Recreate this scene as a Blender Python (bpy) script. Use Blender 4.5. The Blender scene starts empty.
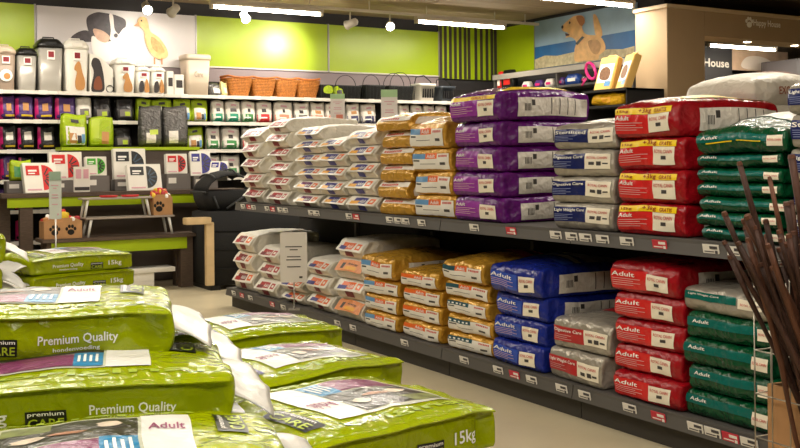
import bpy, bmesh, math, random
from mathutils import Vector, Matrix, noise
random.seed(7)
R = math.radians
sc = bpy.context.scene
col = sc.collection

# ------------------------------------------------------------------ camera, world, exposure
cd = bpy.data.cameras.new('camera'); cam = bpy.data.objects.new('camera', cd); col.objects.link(cam)
cd.sensor_width = 36; cd.lens = 1012 / 800 * 36; cd.shift_y = -(224 - 160.5) / 800; cd.clip_start = .05
cam.matrix_world = (Matrix.Translation((0, 0, 1.5)) @ Matrix.Rotation(R(-30.8), 4, 'Z')
                    @ Matrix.Rotation(R(90), 4, 'X') @ Matrix.Rotation(R(-.52), 4, 'Z'))
sc.camera = cam
w = bpy.data.worlds.new('world'); sc.world = w; w.use_nodes = True
w.node_tree.nodes['Background'].inputs[0].default_value = (1, .9, .75, 1)
w.node_tree.nodes['Background'].inputs[1].default_value = .03
vs = sc.view_settings
vs.view_transform = 'Standard'; vs.look = 'None'; vs.gamma = 1; vs.use_curve_mapping = False
vs.exposure = 0.64
TUBE_W = 30          # watts of each tube fixture
WARM = (1, .91, .77)
H_CEIL = 3.70; Y_WALL = 13.5; X_WALL = 9.93

# ------------------------------------------------------------------ materials
def lin(c):
    return tuple(((v / 255) / 12.92 if v / 255 <= .04045 else ((v / 255 + .055) / 1.055) ** 2.4) for v in c)
MATS = {}
def mat(name, rgb, rough=.5, metal=0., bump=0., bscale=20., var=0., vscale=6., emit=0., emitc=None, spec=.5, coat=0., stretch=None, detail=3, crease=0.):
    if name in MATS: return MATS[name]
    m = bpy.data.materials.new(name); m.use_nodes = True
    nt = m.node_tree; b = nt.nodes['Principled BSDF']
    c = (*lin(rgb), 1)
    b.inputs['Base Color'].default_value = c
    b.inputs['Roughness'].default_value = rough; b.inputs['Metallic'].default_value = metal
    b.inputs['Specular IOR Level'].default_value = spec
    if coat: b.inputs['Coat Weight'].default_value = coat; b.inputs['Coat Roughness'].default_value = .12
    tc = None
    if bump or var:
        tc = nt.nodes.new('ShaderNodeTexCoord'); src = tc.outputs['Object']
        if stretch:
            mp = nt.nodes.new('ShaderNodeMapping'); mp.inputs['Scale'].default_value = stretch
            nt.links.new(src, mp.inputs[0]); src = mp.outputs[0]
    if var:
        n = nt.nodes.new('ShaderNodeTexNoise'); n.inputs['Scale'].default_value = vscale; n.inputs['Detail'].default_value = 4
        nt.links.new(src, n.inputs['Vector'])
        r = nt.nodes.new('ShaderNodeValToRGB')
        r.color_ramp.elements[0].position = .3; r.color_ramp.elements[1].position = .7
        r.color_ramp.elements[0].color = (*[v * (1 - var) for v in c[:3]], 1)
        r.color_ramp.elements[1].color = (*[min(1, v * (1 + var)) for v in c[:3]], 1)
        nt.links.new(n.outputs[0], r.inputs[0]); nt.links.new(r.outputs[0], b.inputs['Base Color'])
    if bump:
        n = nt.nodes.new('ShaderNodeTexNoise'); n.inputs['Scale'].default_value = bscale; n.inputs['Detail'].default_value = detail
        n.inputs['Distortion'].default_value = .6
        nt.links.new(src, n.inputs['Vector'])
        bp = nt.nodes.new('ShaderNodeBump'); bp.inputs['Strength'].default_value = bump; bp.inputs['Distance'].default_value = .02
        hsock = n.outputs[0]
        if crease:                                                  # crumpled facets
            mx = nt.nodes.new('ShaderNodeVectorMath'); mx.operation = 'MULTIPLY_ADD'
            nn = nt.nodes.new('ShaderNodeTexNoise'); nn.inputs['Scale'].default_value = 9
            nt.links.new(src, nn.inputs['Vector']); nt.links.new(nn.outputs['Color'], mx.inputs[0]); mx.inputs[1].default_value = (.12, .12, .12); nt.links.new(src, mx.inputs[2])
            vo = nt.nodes.new('ShaderNodeTexVoronoi'); vo.inputs['Scale'].default_value = 22
            nt.links.new(mx.outputs[0], vo.inputs['Vector'])
            ma = nt.nodes.new('ShaderNodeMath'); ma.operation = 'MULTIPLY_ADD'; ma.inputs[1].default_value = crease
            nt.links.new(vo.outputs['Distance'], ma.inputs[0]); nt.links.new(n.outputs[0], ma.inputs[2]); hsock = ma.outputs[0]
        nt.links.new(hsock, bp.inputs['Height']); nt.links.new(bp.outputs[0], b.inputs['Normal'])
    if emit:
        b.inputs['Emission Color'].default_value = (*(emitc or c[:3]), 1); b.inputs['Emission Strength'].default_value = emit
    MATS[name] = m; return m
def film(name, rgb, rough=.25, bump=.22, metal=0., bscale=16., **k):   # crinkled packaging film
    return mat(name, rgb, max(.14, rough - .06), metal, min(1, bump * 3.2), bscale, detail=6, spec=.45, crease=.45, **k)

LIME_BAG = film('lime_film', (146, 160, 0), .21, .17, bscale=15)
WHITE_P = mat('white_print', (238, 236, 230), .4)
BLACK_P = mat('black_print', (14, 14, 12), .35)
LIME_P = mat('lime_print', (176, 196, 40), .35)
PALE_LIME = mat('pale_lime_print', (166, 186, 58), .3)
FLAP = film('white_flap_film', (198, 196, 190), .42, .06)
STEEL = mat('brushed_steel', (190, 188, 182), .35, .9)
ALU = mat('aluminium', (150, 146, 140), .4, .7)
BLACK = mat('black_plastic', (14, 14, 15), .4)
DARKCLOTH = mat('black_cloth', (17, 17, 18), .85, bump=.2, bscale=60)
SHELFGREY = mat('shelf_grey', (82, 79, 76), .5)
KICK = mat('kick_grey', (58, 54, 50), .6)
WHITE_SHELF = mat('white_shelf', (225, 220, 210), .4)
DARKBACK = mat('dark_back', (26, 24, 24), .8)
TAG_W = mat('tag_white', (228, 224, 216), .5)
TAG_R = mat('tag_red', (196, 44, 62), .5)
TAG_INK = mat('tag_ink', (70, 66, 70), .5)
LIME_WALL = mat('lime_paint', (160, 184, 10), .34, var=.03, vscale=2)
WOOD = mat('dark_oak', (82, 66, 54), .6, bump=.15, bscale=30, var=.3, vscale=14, stretch=(1, 8, 8))
CARD = mat('cardboard', (176, 132, 88), .75, var=.1, vscale=10)
CREAM = mat('cream_wood', (205, 178, 134), .6, var=.1, vscale=8)
WHITEBOX = mat('white_carton', (228, 224, 214), .45)
GREYBOX = mat('grey_carton', (112, 106, 102), .6)
SILVERP = mat('silver_plastic', (180, 176, 168), .3, .35)
WICKER = mat('wicker', (186, 118, 48), .55, var=.3, vscale=40)

# ------------------------------------------------------------------ mesh builder
def link(o, parent=None):
    col.objects.link(o)
    if parent is not None: o.parent = parent
    return o
def tag(o, label=None, cat=None, group=None, kind=None):
    if label: o['label'] = label
    if cat: o['category'] = cat
    if group: o['group'] = group
    if kind: o['kind'] = kind
    return o
def empty(name, loc=(0, 0, 0), rz=0., label=None, cat=None, group=None, rx=0., ry=0.):
    o = bpy.data.objects.new(name, None); o.empty_display_size = .1
    o.location = loc; o.rotation_euler = (rx, ry, rz); col.objects.link(o)
    return tag(o, label, cat, group)
def inst(name, me, parent=None, loc=(0, 0, 0), rot=(0, 0, 0)):
    o = bpy.data.objects.new(name, me); o.location = loc; o.rotation_euler = rot
    return link(o, parent)
class MB:
    def __init__(s): s.v = []; s.f = []
    def add(s, v, f):
        k = len(s.v); s.v += [tuple(p) for p in v]; s.f += [tuple(i + k for i in q) for q in f]; return s
    def box(s, x0, y0, z0, x1, y1, z1):
        return s.add([(x0, y0, z0), (x1, y0, z0), (x1, y1, z0), (x0, y1, z0), (x0, y0, z1), (x1, y0, z1), (x1, y1, z1), (x0, y1, z1)],
                     [(0, 3, 2, 1), (4, 5, 6, 7), (0, 1, 5, 4), (1, 2, 6, 5), (2, 3, 7, 6), (3, 0, 4, 7)])
    def cbox(s, x, y, z, a, b, c): return s.box(x - a / 2, y - b / 2, z, x + a / 2, y + b / 2, z + c)
    def tube(s, pts, r, seg=8, closed=False, cap=True):
        pts = [Vector(p) for p in pts]; n = len(pts); rs = r if isinstance(r, (list, tuple)) else [r] * n
        k0 = len(s.v); up = Vector((0, 0, 1))
        for i, p in enumerate(pts):
            a = pts[(i - 1) % n] if (closed or i) else p; b = pts[(i + 1) % n] if (closed or i < n - 1) else p
            t = (b - a); t = t.normalized() if t.length else Vector((0, 0, 1))
            x = t.cross(up)
            if x.length < .05: x = t.cross(Vector((1, 0, 0)))
            x.normalize(); y = t.cross(x)
            for j in range(seg):
                g = 2 * math.pi * j / seg; q = p + (x * math.cos(g) + y * math.sin(g)) * rs[i]; s.v.append(tuple(q))
        for i in range(n if closed else n - 1):
            for j in range(seg):
                a = k0 + i * seg + j; b = k0 + i * seg + (j + 1) % seg; c = k0 + ((i + 1) % n) * seg
                s.f.append((a, b, c + (j + 1) % seg, c + j))
        if cap and not closed:
            s.f.append(tuple(k0 + j for j in range(seg))[::-1]); s.f.append(tuple(k0 + (n - 1) * seg + j for j in range(seg)))
        return s
    def loft(s, rings, cap=(True, True), seg=4, cx=0, cy=0):      # rings: (z, half_w, half_d, corner_radius[, dx, dy])
        k0 = len(s.v); m = 4 * (seg + 1)
        for q in rings:
            z, a, b, r = q[:4]; dx, dy = (q[4], q[5]) if len(q) > 4 else (0, 0); r = min(r, a, b)
            for k, (sx, sy) in enumerate(((1, 1), (-1, 1), (-1, -1), (1, -1))):
                for j in range(seg + 1):
                    g = math.pi / 2 * (k + j / seg)
                    s.v.append((cx + dx + sx * (a - r) + r * math.cos(g), cy + dy + sy * (b - r) + r * math.sin(g), z))
        for i in range(len(rings) - 1):
            for j in range(m):
                a = k0 + i * m; s.f.append((a + j, a + (j + 1) % m, a + m + (j + 1) % m, a + m + j))
        if cap[0]: s.f.append(tuple(k0 + j for j in range(m))[::-1])
        if cap[1]: s.f.append(tuple(k0 + (len(rings) - 1) * m + j for j in range(m)))
        return s
    def prism(s, poly, axis, a0, a1):                              # poly in the plane across axis ('x': (y,z), 'y': (x,z), 'z': (x,y))
        n = len(poly); k = len(s.v)
        mk = {'x': lambda p, a: (a, p[0], p[1]), 'y': lambda p, a: (p[0], a, p[1]), 'z': lambda p, a: (p[0], p[1], a)}[axis]
        s.v += [mk(p, a0) for p in poly] + [mk(p, a1) for p in poly]
        s.f.append(tuple(range(k, k + n))); s.f.append(tuple(range(k + 2 * n - 1, k + n - 1, -1)))
        for j in range(n): s.f.append((k + j, k + n + j, k + n + (j + 1) % n, k + (j + 1) % n))
        return s
    def mesh(s, name, m, smooth=False, bevel=0.):
        me = bpy.data.meshes.new(name); me.from_pydata(s.v, [], s.f)
        bm = bmesh.new(); bm.from_mesh(me); bmesh.ops.recalc_face_normals(bm, faces=bm.faces)
        if bevel: bmesh.ops.bevel(bm, geom=[e for e in bm.edges if len(e.link_faces) == 2 and e.calc_face_angle(0) > .6], offset=bevel, segments=2, affect='EDGES', clamp_overlap=True)
        bm.to_mesh(me); bm.free()
        if m is not None: me.materials.append(m)
        if smooth: me.polygons.foreach_set('use_smooth', [True] * len(me.polygons))
        return me
    def build(s, name, m, parent=None, smooth=False, bevel=0., loc=(0, 0, 0), rot=(0, 0, 0)):
        return inst(name, s.mesh(name, m, smooth, bevel), parent, loc, rot)
def smoothpoly(pts, k=5):                                          # closed Catmull-Rom outline
    o = []; n = len(pts)
    for i in range(n):
        p0, p1, p2, p3 = (pts[(i + j - 1) % n] for j in range(4))
        for q in range(k):
            t = q / k
            o.append(tuple(.5 * (2 * p1[d] + (p2[d] - p0[d]) * t + (2 * p0[d] - 5 * p1[d] + 4 * p2[d] - p3[d]) * t * t + (3 * p1[d] - p0[d] - 3 * p2[d] + p3[d]) * t ** 3) for d in (0, 1)))
    return o
def disc_poly(cx, cy, r, n=16, a0=0, a1=2 * math.pi, ry=None):
    return [(cx + r * math.cos(a0 + (a1 - a0) * i / n), cy + (ry or r) * math.sin(a0 + (a1 - a0) * i / n)) for i in range(n)]
_TXT = {}
def text2d(s, bold=.012):
    if s == 'Happy House': bold = .022
    if s in _TXT: return _TXT[s]
    cu = bpy.data.curves.new('t', 'FONT'); cu.body = s; cu.size = 1; cu.resolution_u = 2; cu.offset = bold
    o = bpy.data.objects.new('t', cu); col.objects.link(o)
    dg = bpy.context.evaluated_depsgraph_get(); dg.update()
    me = o.evaluated_get(dg).to_mesh()
    v = [(p.co.x, p.co.y) for p in me.vertices]; f = [tuple(p.vertices) for p in me.polygons]
    o.evaluated_get(dg).to_mesh_clear()
    bpy.data.objects.remove(o); bpy.data.curves.remove(cu)
    x0 = min(p[0] for p in v); x1 = max(p[0] for p in v); y0 = min(p[1] for p in v); y1 = max(p[1] for p in v)
    v = [((p[0] - x0) / (x1 - x0), (p[1] - y0) / (y1 - y0)) for p in v]
    _TXT[s] = (v, f); return _TXT[s]
def text_mesh(parts, fn, name, m, refine=0):                       # parts: (string, (u0,v0,u1,v1), rotated) ; fn(u,v)->point
    vv = []; ff = []
    for s, (u0, v0, u1, v1), rot in parts:
        v, f = text2d(s); k = len(vv)
        for a, b in v:
            if rot: a, b = 1 - a, 1 - b
            vv.append((u0 + (u1 - u0) * a, v0 + (v1 - v0) * b, 0))
        ff += [tuple(i + k for i in q) for q in f]
    me = bpy.data.meshes.new(name); me.from_pydata(vv, [], ff)
    if refine:
        bm = bmesh.new(); bm.from_mesh(me)
        for _ in range(3):
            es = [e for e in bm.edges if (e.verts[0].co - e.verts[1].co).length > refine]
            if not es: break
            bmesh.ops.subdivide_edges(bm, edges=es, cuts=1)
            bmesh.ops.triangulate(bm, faces=[f for f in bm.faces if len(f.verts) > 4])
        bm.to_mesh(me); bm.free()
    for p in me.vertices: p.co = fn(p.co.x, p.co.y)
    me.materials.append(m); return me

# ------------------------------------------------------------------ filled sacks lying flat
class Sack:
    def __init__(s, L, W, T, r=.03, bt=.012, sb=.012, wr=.005, seed=0, prof=None, taper=0., wr2=.0015, sag=0., gus=.0):
        s.gus = gus; s.lip = 0.
        s.L, s.W, s.T, s.r, s.bt, s.sb, s.wr, s.seed, s.prof, s.taper, s.wr2, s.sag = L, W, T, min(r, T * .48), bt, sb, wr, Vector((seed * 7.3, seed * 3.1, seed * 1.7)), prof, taper, wr2, sag
    def P(s, q, off=0.):
        h = (s.L / 2, s.W / 2, s.T / 2); r = s.r
        c = Vector([max(-(h[i] - r), min(h[i] - r, q[i])) for i in range(3)]); d = Vector(q) - c
        n = d.normalized() if d.length > 1e-9 else Vector((0, 0, 1))
        p = c + n * (r + off)
        a = max(-1, min(1, p.x / h[0])); b = max(-1, min(1, p.y / h[1])); z = max(-1, min(1, p.z / h[2]))
        if s.taper: p.z *= 1 - s.taper * max(0., abs(a) - .45) ** 2 / .3
        if s.sag: p.z -= s.sag * a * a * (.5 + .5 * z)
        p.z += s.bt * (1 - a * a) * (1 - b * b) * max(0, z)
        p.y += math.copysign(s.sb * (1 - z * z) * (1 - a ** 4), p.y) * (abs(b) ** 3)
        p.x += math.copysign(s.sb * (1 - z * z), p.x) * (abs(a) ** 5)
        if s.gus and abs(b) > .6: p.y -= math.copysign(s.gus * math.exp(-((abs(a) - .84) / .09) ** 2) * (1 - z * z) * (abs(b) - .6) / .4, p.y)
        if s.prof and a < 0: p.x += s.prof(z) * min(1, max(0, (-a - .35) / .5))
        g = p * 4.5 + s.seed; k = noise.noise_vector(g)
        low = .25 if z < -.9 else 1
        p += Vector((k.x, k.y, k.z * low)) * s.wr
        if s.wr2:
            e = noise.noise(p * 17 + s.seed) * s.wr2 * (.4 + abs(a) ** 2) * low
            p += n * e
        p.z += s.T / 2
        return p
    def axis(s, h, n, r):
        e = [-h, -h + r * .3, -h + r]; m = [(-h + r) + (2 * h - 2 * r) * i / n for i in range(1, n)]
        return e + m + [h - r, h - r * .3, h]
    def body(s, name, m, n=(12, 8, 3)):
        X = s.axis(s.L / 2, n[0], s.r); Y = s.axis(s.W / 2, n[1], s.r); Z = s.axis(s.T / 2, n[2], s.r)
        idx = {}; v = []; f = []
        def g(i, j, k):
            if (i, j, k) not in idx: idx[(i, j, k)] = len(v); v.append(s.P((X[i], Y[j], Z[k])))
            return idx[(i, j, k)]
        a, b, c = len(X) - 1, len(Y) - 1, len(Z) - 1
        for i in range(a):
            for j in range(b):
                f.append((g(i, j, c), g(i + 1, j, c), g(i + 1, j + 1, c), g(i, j + 1, c))); f.append((g(i, j, 0), g(i, j + 1, 0), g(i + 1, j + 1, 0), g(i + 1, j, 0)))
        for i in range(a):
            for k in range(c):
                f.append((g(i, 0, k), g(i + 1, 0, k), g(i + 1, 0, k + 1), g(i, 0, k + 1))); f.append((g(i, b, k), g(i, b, k + 1), g(i + 1, b, k + 1), g(i + 1, b, k)))
        for j in range(b):
            for k in range(c):
                f.append((g(0, j, k), g(0, j, k + 1), g(0, j + 1, k + 1), g(0, j + 1, k))); f.append((g(a, j, k), g(a, j + 1, k), g(a, j + 1, k + 1), g(a, j, k + 1)))
        me = bpy.data.meshes.new(name); me.from_pydata(v, [], f); me.materials.append(m)
        me.polygons.foreach_set('use_smooth', [True] * len(me.polygons)); return me
    def q(s, face, u, v):                                          # u, v in half-size units of the face
        L, W, T = s.L / 2, s.W / 2, s.T / 2
        return {'front': (-L, -u * W, v * T), 'side': (u * L, -W, v * T), 'back': (-u * L, W, v * T), 'top': (u * L, v * W, T)}[face]
    def lift(s, face, v):
        return s.lip * (1 - (v + .14) / 1.0) if (s.lip and face == 'front' and v >= -.15) else 0.
    def rects(s, name, face, rl, m, off=.0022, n=(14, 8)):
        v = []; f = []
        for u0, v0, u1, v1 in rl:
            k = len(v); na, nb = max(1, math.ceil(abs(u1 - u0) * n[0])), max(1, math.ceil(abs(v1 - v0) * n[1]))
            for i in range(na + 1):
                for j in range(nb + 1): v.append(s.P(s.q(face, u0 + (u1 - u0) * i / na, v0 + (v1 - v0) * j / nb), off + s.lift(face, v0 + (v1 - v0) * j / nb)))
            for i in range(na):
                for j in range(nb):
                    a = k + i * (nb + 1) + j; f.append((a, a + nb + 1, a + nb + 2, a + 1))
        me = bpy.data.meshes.new(name); me.from_pydata(v, [], f); me.materials.append(m)
        me.polygons.foreach_set('use_smooth', [True] * len(me.polygons)); return me
    def text(s, name, face, parts, m, off=.0032, refine=.25):
        return text_mesh(parts, lambda u, v: s.P(s.q(face, u, v), off + s.lift(face, v)), name, m, refine)

# ------------------------------------------------------------------ the room
FLOORM = mat('floor_vinyl', (200, 188, 158), .32, bump=.03, bscale=40, var=.05, vscale=3)
CEILM = mat('ceiling_board', (156, 138, 110), .8, var=.12, vscale=5, stretch=(.3, 3, 1))
WALLM = mat('wall_dark', (44, 41, 42), .8)
BEIGE = mat('beige_paint', (176, 150, 116), .7, var=.03, vscale=3)
DIMW = mat('dim_wall', (92, 82, 70), .8)
def struct(o): o['kind'] = 'structure'; return o
struct(MB().box(-3, -3, -.1, 16, 13.6, 0).build('floor', FLOORM))
cl = struct(MB().box(-3, -3, H_CEIL + .02, 16, 13.6, H_CEIL + .12).build('ceiling', mat('ceiling_gap', (50, 44, 36), .9)))
pk = MB().box(-3, 0, H_CEIL, 16, .49, H_CEIL + .02).mesh('plank', CEILM)
y = -3.
while y < 13.4: inst('plank', pk, cl, (0, y, 0)); y += .5
wb = struct(MB().box(-3, Y_WALL, 0, 16, Y_WALL + .12, H_CEIL + .02).build('wall_back', WALLM))
struct(MB().box(X_WALL, 9.752, 0, X_WALL + .12, Y_WALL, H_CEIL + .02).build('wall_right', WALLM))
struct(MB().box(-3.12, -3, 0, -3, Y_WALL, H_CEIL + .02).build('wall_left', DIMW))
struct(MB().box(-3, -3.12, 0, 16, -3, H_CEIL + .02).build('wall_front', DIMW))
struct(MB().box(16, -3, 0, 16.12, Y_WALL, H_CEIL + .02).build('wall_far_side', DIMW))
struct(MB().box(-3, Y_WALL - .02, 2.62, 8.76, Y_WALL, 2.825).build('trim_1', mat('mauve_grey', (140, 126, 128), .6)))
for i, (a, b) in enumerate(((-.8, 2.62), (4.765, 6.79), (6.82, 8.755))):
    lp = MB().box(a, Y_WALL - .035, 2.84, b, Y_WALL, 3.53).build('lime_panel', LIME_WALL, wb)
for x in (2.627, 4.756, 6.805, 8.762): MB().box(x - .012, Y_WALL - .045, 2.82, x + .012, Y_WALL, 3.54).build('joint_strip', ALU, wb)
MB().box(-.8, Y_WALL - .045, 2.82, 8.76, Y_WALL, 2.84).build('edge_strip', mat('strip_white', (205, 198, 190), .5), wb)
wr_ = bpy.data.objects['wall_right']
MB().box(X_WALL - .035, 12.47, 2.90, X_WALL, Y_WALL - .04, 3.64).build('lime_panel', LIME_WALL, wr_)
MB().box(X_WALL - .045, 12.45, 2.90, X_WALL, 12.47, 3.64).build('joint_strip', ALU, wr_)
# slatted corner panel
sp = empty('slatted_panel', (8.77, Y_WALL - .02, 2.80), label='lime and dark brown vertical slatted panel in the corner of the back wall', cat='wall panel')
MB().box(0, -.015, 0, 1.12, 0, .86).build('lime_backing', LIME_WALL, sp)
sl = MB().box(0, -.027, 0, .048, -.015, .86).mesh('slat', mat('slat_brown', (58, 48, 42), .6))
for i, x in enumerate((0, .09, .185, .28, .375, .47, .545, .68, .79, .90, 1.0, 1.07)): inst('slat', sl, sp, (x, 0, 0))
# poster of puppy and duckling (flat print on a rigid board)
def print_on(parent, pls, plane, at, d=.0022):
    for i, (nm, poly, m, sm) in enumerate(pls):
        p = smoothpoly(poly) if sm else poly
        MB().prism(p, plane, at - d * (i + 1), at - d * (i + 1) - .001).build(nm, m, parent)
po = empty('wall_poster', label='white poster of a puppy and a duckling on the back wall', cat='poster')
MB().box(2.645, Y_WALL - .05, 2.80, 4.74, Y_WALL, 3.525).build('board', mat('poster_white', (206, 200, 200), .32), po, bevel=.004)
pb, pt_, pw, py_ = (mat('print_black', (62, 54, 58), .5, var=.35, vscale=16), mat('print_tan', (196, 158, 134), .5, var=.15, vscale=18), mat('print_offwhite', (228, 220, 214), .5), mat('print_duck', (218, 180, 120), .5, var=.2, vscale=14))
HEAD = [(3.27, 3.4), (3.39, 3.48), (3.51, 3.48), (3.65, 3.46), (3.77, 3.41), (3.78, 3.32), (3.74, 3.28), (3.68, 3.19), (3.65, 3.1), (3.51, 3.08), (3.37, 3.15), (3.29, 3.23)]
print_on(po, [('puppy_body', [(3.07, 3.14), (3.18, 3.22), (3.29, 3.23), (3.37, 3.12), (3.32, 3.09), (3.1, 3.09)], pb, 1), ('puppy_head', HEAD, pb, 1),
    ('puppy_chest', [(3.33, 3.16), (3.5, 3.1), (3.66, 3.12), (3.7, 2.98), (3.6, 2.86), (3.38, 2.86)], pw, 1),
    ('puppy_cheek', [(3.35, 3.26), (3.48, 3.24), (3.57, 3.16), (3.51, 3.09), (3.4, 3.13)], pt_, 1),
    ('puppy_blaze', [(3.56, 3.46), (3.61, 3.45), (3.63, 3.27), (3.69, 3.19), (3.65, 3.11), (3.57, 3.13), (3.58, 3.27)], pw, 1),
    ('puppy_nose', disc_poly(3.645, 3.19, .028), pb, 0), ('puppy_eye', disc_poly(3.53, 3.32, .02, 10), BLACK_P, 0), ('puppy_eye', disc_poly(3.68, 3.33, .016, 10), BLACK_P, 0),
    ('duckling', [(3.94, 3.42), (3.98, 3.46), (4.05, 3.45), (4.08, 3.38), (4.11, 3.27), (4.23, 3.19), (4.33, 3.05), (4.34, 2.94), (4.22, 2.9), (4.11, 2.98), (4.04, 3.12), (4.02, 3.27), (3.96, 3.33), (3.93, 3.36)], py_, 1),
    ('duckling_wing', [(4.12, 3.2), (4.24, 3.12), (4.3, 3.0), (4.2, 2.99), (4.12, 3.08)], mat('print_duck_wing', (196, 150, 92), .5, var=.25, vscale=22), 1),
    ('duckling_leg', [(4.15, 2.92), (4.17, 2.92), (4.17, 2.83), (4.15, 2.83)], mat('print_beak', (206, 132, 82), .5), 0), ('duckling_leg', [(4.25, 2.92), (4.27, 2.92), (4.27, 2.83), (4.25, 2.83)], mat('print_beak', (206, 132, 82), .5), 0),
    ('duckling_beak', [(3.88, 3.33), (3.95, 3.39), (3.96, 3.33)], mat('print_beak', (206, 132, 82), .5), 0), ('duckling_eye', disc_poly(3.985, 3.405, .012, 8), BLACK_P, 0)], 'y', Y_WALL - .05)
# beach dog poster on the right wall
po = empty('wall_poster', label='poster of a yellow dog by the sea on the side wall', cat='poster')
MB().box(X_WALL - .05, 10.25, 2.90, X_WALL, 12.445, 3.64).build('board', mat('print_sky', (140, 166, 186), .5, var=.12, vscale=3), po)
fur = mat('print_fur', (214, 166, 104), .55, var=.18, vscale=9)
print_on(po, [('sea', [(12.445, 3.24), (10.25, 3.26), (10.25, 2.9), (12.445, 2.9)], mat('print_sea', (34, 92, 146), .5, var=.15, vscale=5), 0),
    ('dune', [(12.44, 3.05), (12.2, 3.09), (11.9, 3.06), (11.5, 3.08), (11.2, 3.02), (10.8, 3.05), (10.5, 3.02), (10.26, 3.04), (10.26, 2.905), (12.44, 2.905)], mat('print_dune', (176, 164, 130), .6, var=.25, vscale=18), 0),
    ('dog_tail', [(11.09, 3.56), (11.01, 3.54), (10.91, 3.33), (10.92, 3.24), (11.04, 3.27)], fur, 1),
    ('dog', [(11.78, 3.47), (11.73, 3.52), (11.54, 3.6), (11.42, 3.61), (11.3, 3.58), (11.27, 3.49), (11.33, 3.42), (11.24, 3.31), (10.98, 3.26), (10.87, 3.17), (10.84, 3.05), (10.96, 2.98), (11.01, 2.92), (11.25, 2.93), (11.49, 2.94), (11.5, 3.11), (11.46, 3.21), (11.52, 3.28), (11.61, 3.31), (11.7, 3.31), (11.64, 3.37), (11.76, 3.42)], fur, 1),
    ('dog_flank', [(11.2, 3.2), (11.0, 3.2), (10.93, 3.1), (11.0, 3.0), (11.12, 3.04)], mat('print_fur_dark', (176, 132, 80), .55, var=.2, vscale=12), 1),
    ('dog_ear', [(11.45, 3.59), (11.33, 3.59), (11.27, 3.51), (11.32, 3.44), (11.39, 3.48)], mat('print_ear', (168, 106, 50), .55), 1),
    ('dog_mouth', [(11.7, 3.38), (11.6, 3.35), (11.62, 3.33), (11.69, 3.335)], mat('print_mouth', (70, 36, 34), .55), 0),
    ('dog_collar', [(11.47, 3.2), (11.32, 3.29), (11.27, 3.27), (11.43, 3.17)], mat('print_collar', (50, 52, 50), .5), 0),
    ('dog_eye', disc_poly(11.59, 3.52, .02, 8), BLACK_P, 0), ('dog_nose', disc_poly(11.755, 3.475, .026, 8), BLACK_P, 0)], 'x', X_WALL - .05)

# shop-in-shop with beige pillar and fascia
sh = struct(MB().box(9.4, 9.19, 0, 10.07, 9.752, 3.39).build('wall_shop_front', BEIGE, bevel=.004))
MB().box(10.07, 9.19, 3.07, 16, 9.60, 3.39).build('fascia', BEIGE, sh)
MB().box(9.36, 9.15, 3.39, 16, 9.752, 3.435).build('trim', mat('beige_trim', (206, 184, 150), .6), sh)
PAW = lambda x, z, s: [disc_poly(x, z - .25 * s, .36 * s, 12, ry=.3 * s)] + [disc_poly(x + a * s, z + b * s, .15 * s, 8, ry=.2 * s) for a, b in ((-.42, .1), (-.16, .35), (.16, .35), (.42, .1))]
SIGNP = mat('sign_grey', (252, 246, 232), .4)
me = text_mesh([('Happy House', (10.99, 3.235, 11.53, 3.345), 0)], lambda u, v: Vector((u, 9.184, v)), 'sign_lettering', SIGNP)
inst('sign_lettering', me, sh)
b = MB()
for p in PAW(10.91, 3.30, .13): b.prism(p, 'y', 9.189, 9.182)
b.build('paw_emblem', SIGNP, sh)
LAMPM = mat('lamp_glow', (255, 240, 210), .5, emit=14, emitc=(1, .86, .62))
for x in (10.2, 11.12, 12.1, 13.1):
    b = MB(); b.tube([(0, 0, -.006), (0, 0, .0)], [.045, .05], 14); d = b.build('downlight', LAMPM, None, loc=(x, 9.40, 3.07))
    tag(d, 'round recessed downlight %s under the beige fascia' % {10.2: 'nearest the pillar', 11.12: 'second from the pillar', 12.1: 'third from the pillar', 13.1: 'fourth from the pillar'}[x], 'lamp', 'downlights under the fascia')
    ld = bpy.data.lights.new('downlight_beam', 'SPOT'); ld.energy = 25; ld.color = WARM; ld.spot_size = R(80); ld.shadow_soft_size = .04
    lo = bpy.data.objects.new('downlight_beam', ld); lo.location = (0, 0, -.02); link(lo, d)
struct(MB().box(10.07, 12.6, 0, 16, 12.7, 3.39).build('wall_shop_back', mat('shop_dark', (38, 34, 33), .7)))
struct(MB().box(10.05, 9.752, 3.36, 16, 12.6, 3.39).build('ceiling_shop', mat('shop_ceiling', (96, 84, 68), .8)))
sg = empty('shop_sign', label='dark hanging sign panel with pale lettering behind the beige pillar', cat='sign')
MB().box(11.9, 11.66, 2.3, 13.42, 11.70, 3.33).build('panel', mat('sign_dark', (34, 30, 29), .6), sg)
inst('lettering', text_mesh([('Happy House', (12.08, 2.95, 13.34, 3.13), 0)], lambda u, v: Vector((u, 11.655, v)), 'lettering', mat('sign_pale', (205, 196, 182), .5)), sg)
sg = empty('picture_board', label='peach picture board on the wall inside the beige shop', cat='picture')
MB().box(13.46, 11.72, 2.97, 14.9, 11.76, 3.33).build('board', mat('peach_board', (206, 172, 140), .6, var=.2, vscale=4), sg)
MB().prism(smoothpoly([(13.7, 3.05), (13.85, 3.2), (14.2, 3.22), (14.5, 3.12), (14.4, 3.0), (13.9, 2.99)]), 'y', 11.719, 11.712).build('print', mat('peach_white', (230, 214, 196), .6), sg)
sg = empty('counter_canopy', label='grey rounded canopy lettered in white inside the beige shop', cat='canopy')
MB().loft([(2.2, .8, .5, .2), (3.1, .8, .5, .2)]).build('drum', mat('canopy_grey', (104, 98, 98), .5), sg, loc=(14.8, 11.15, 0))
inst('lettering', text_mesh([('Happy House', (13.98, 2.86, 14.95, 2.98), 0)], lambda u, v: Vector((u, 10.63, v - .0)), 'lettering', mat('sign_pale', (205, 196, 182), .5)), sg)

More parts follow.
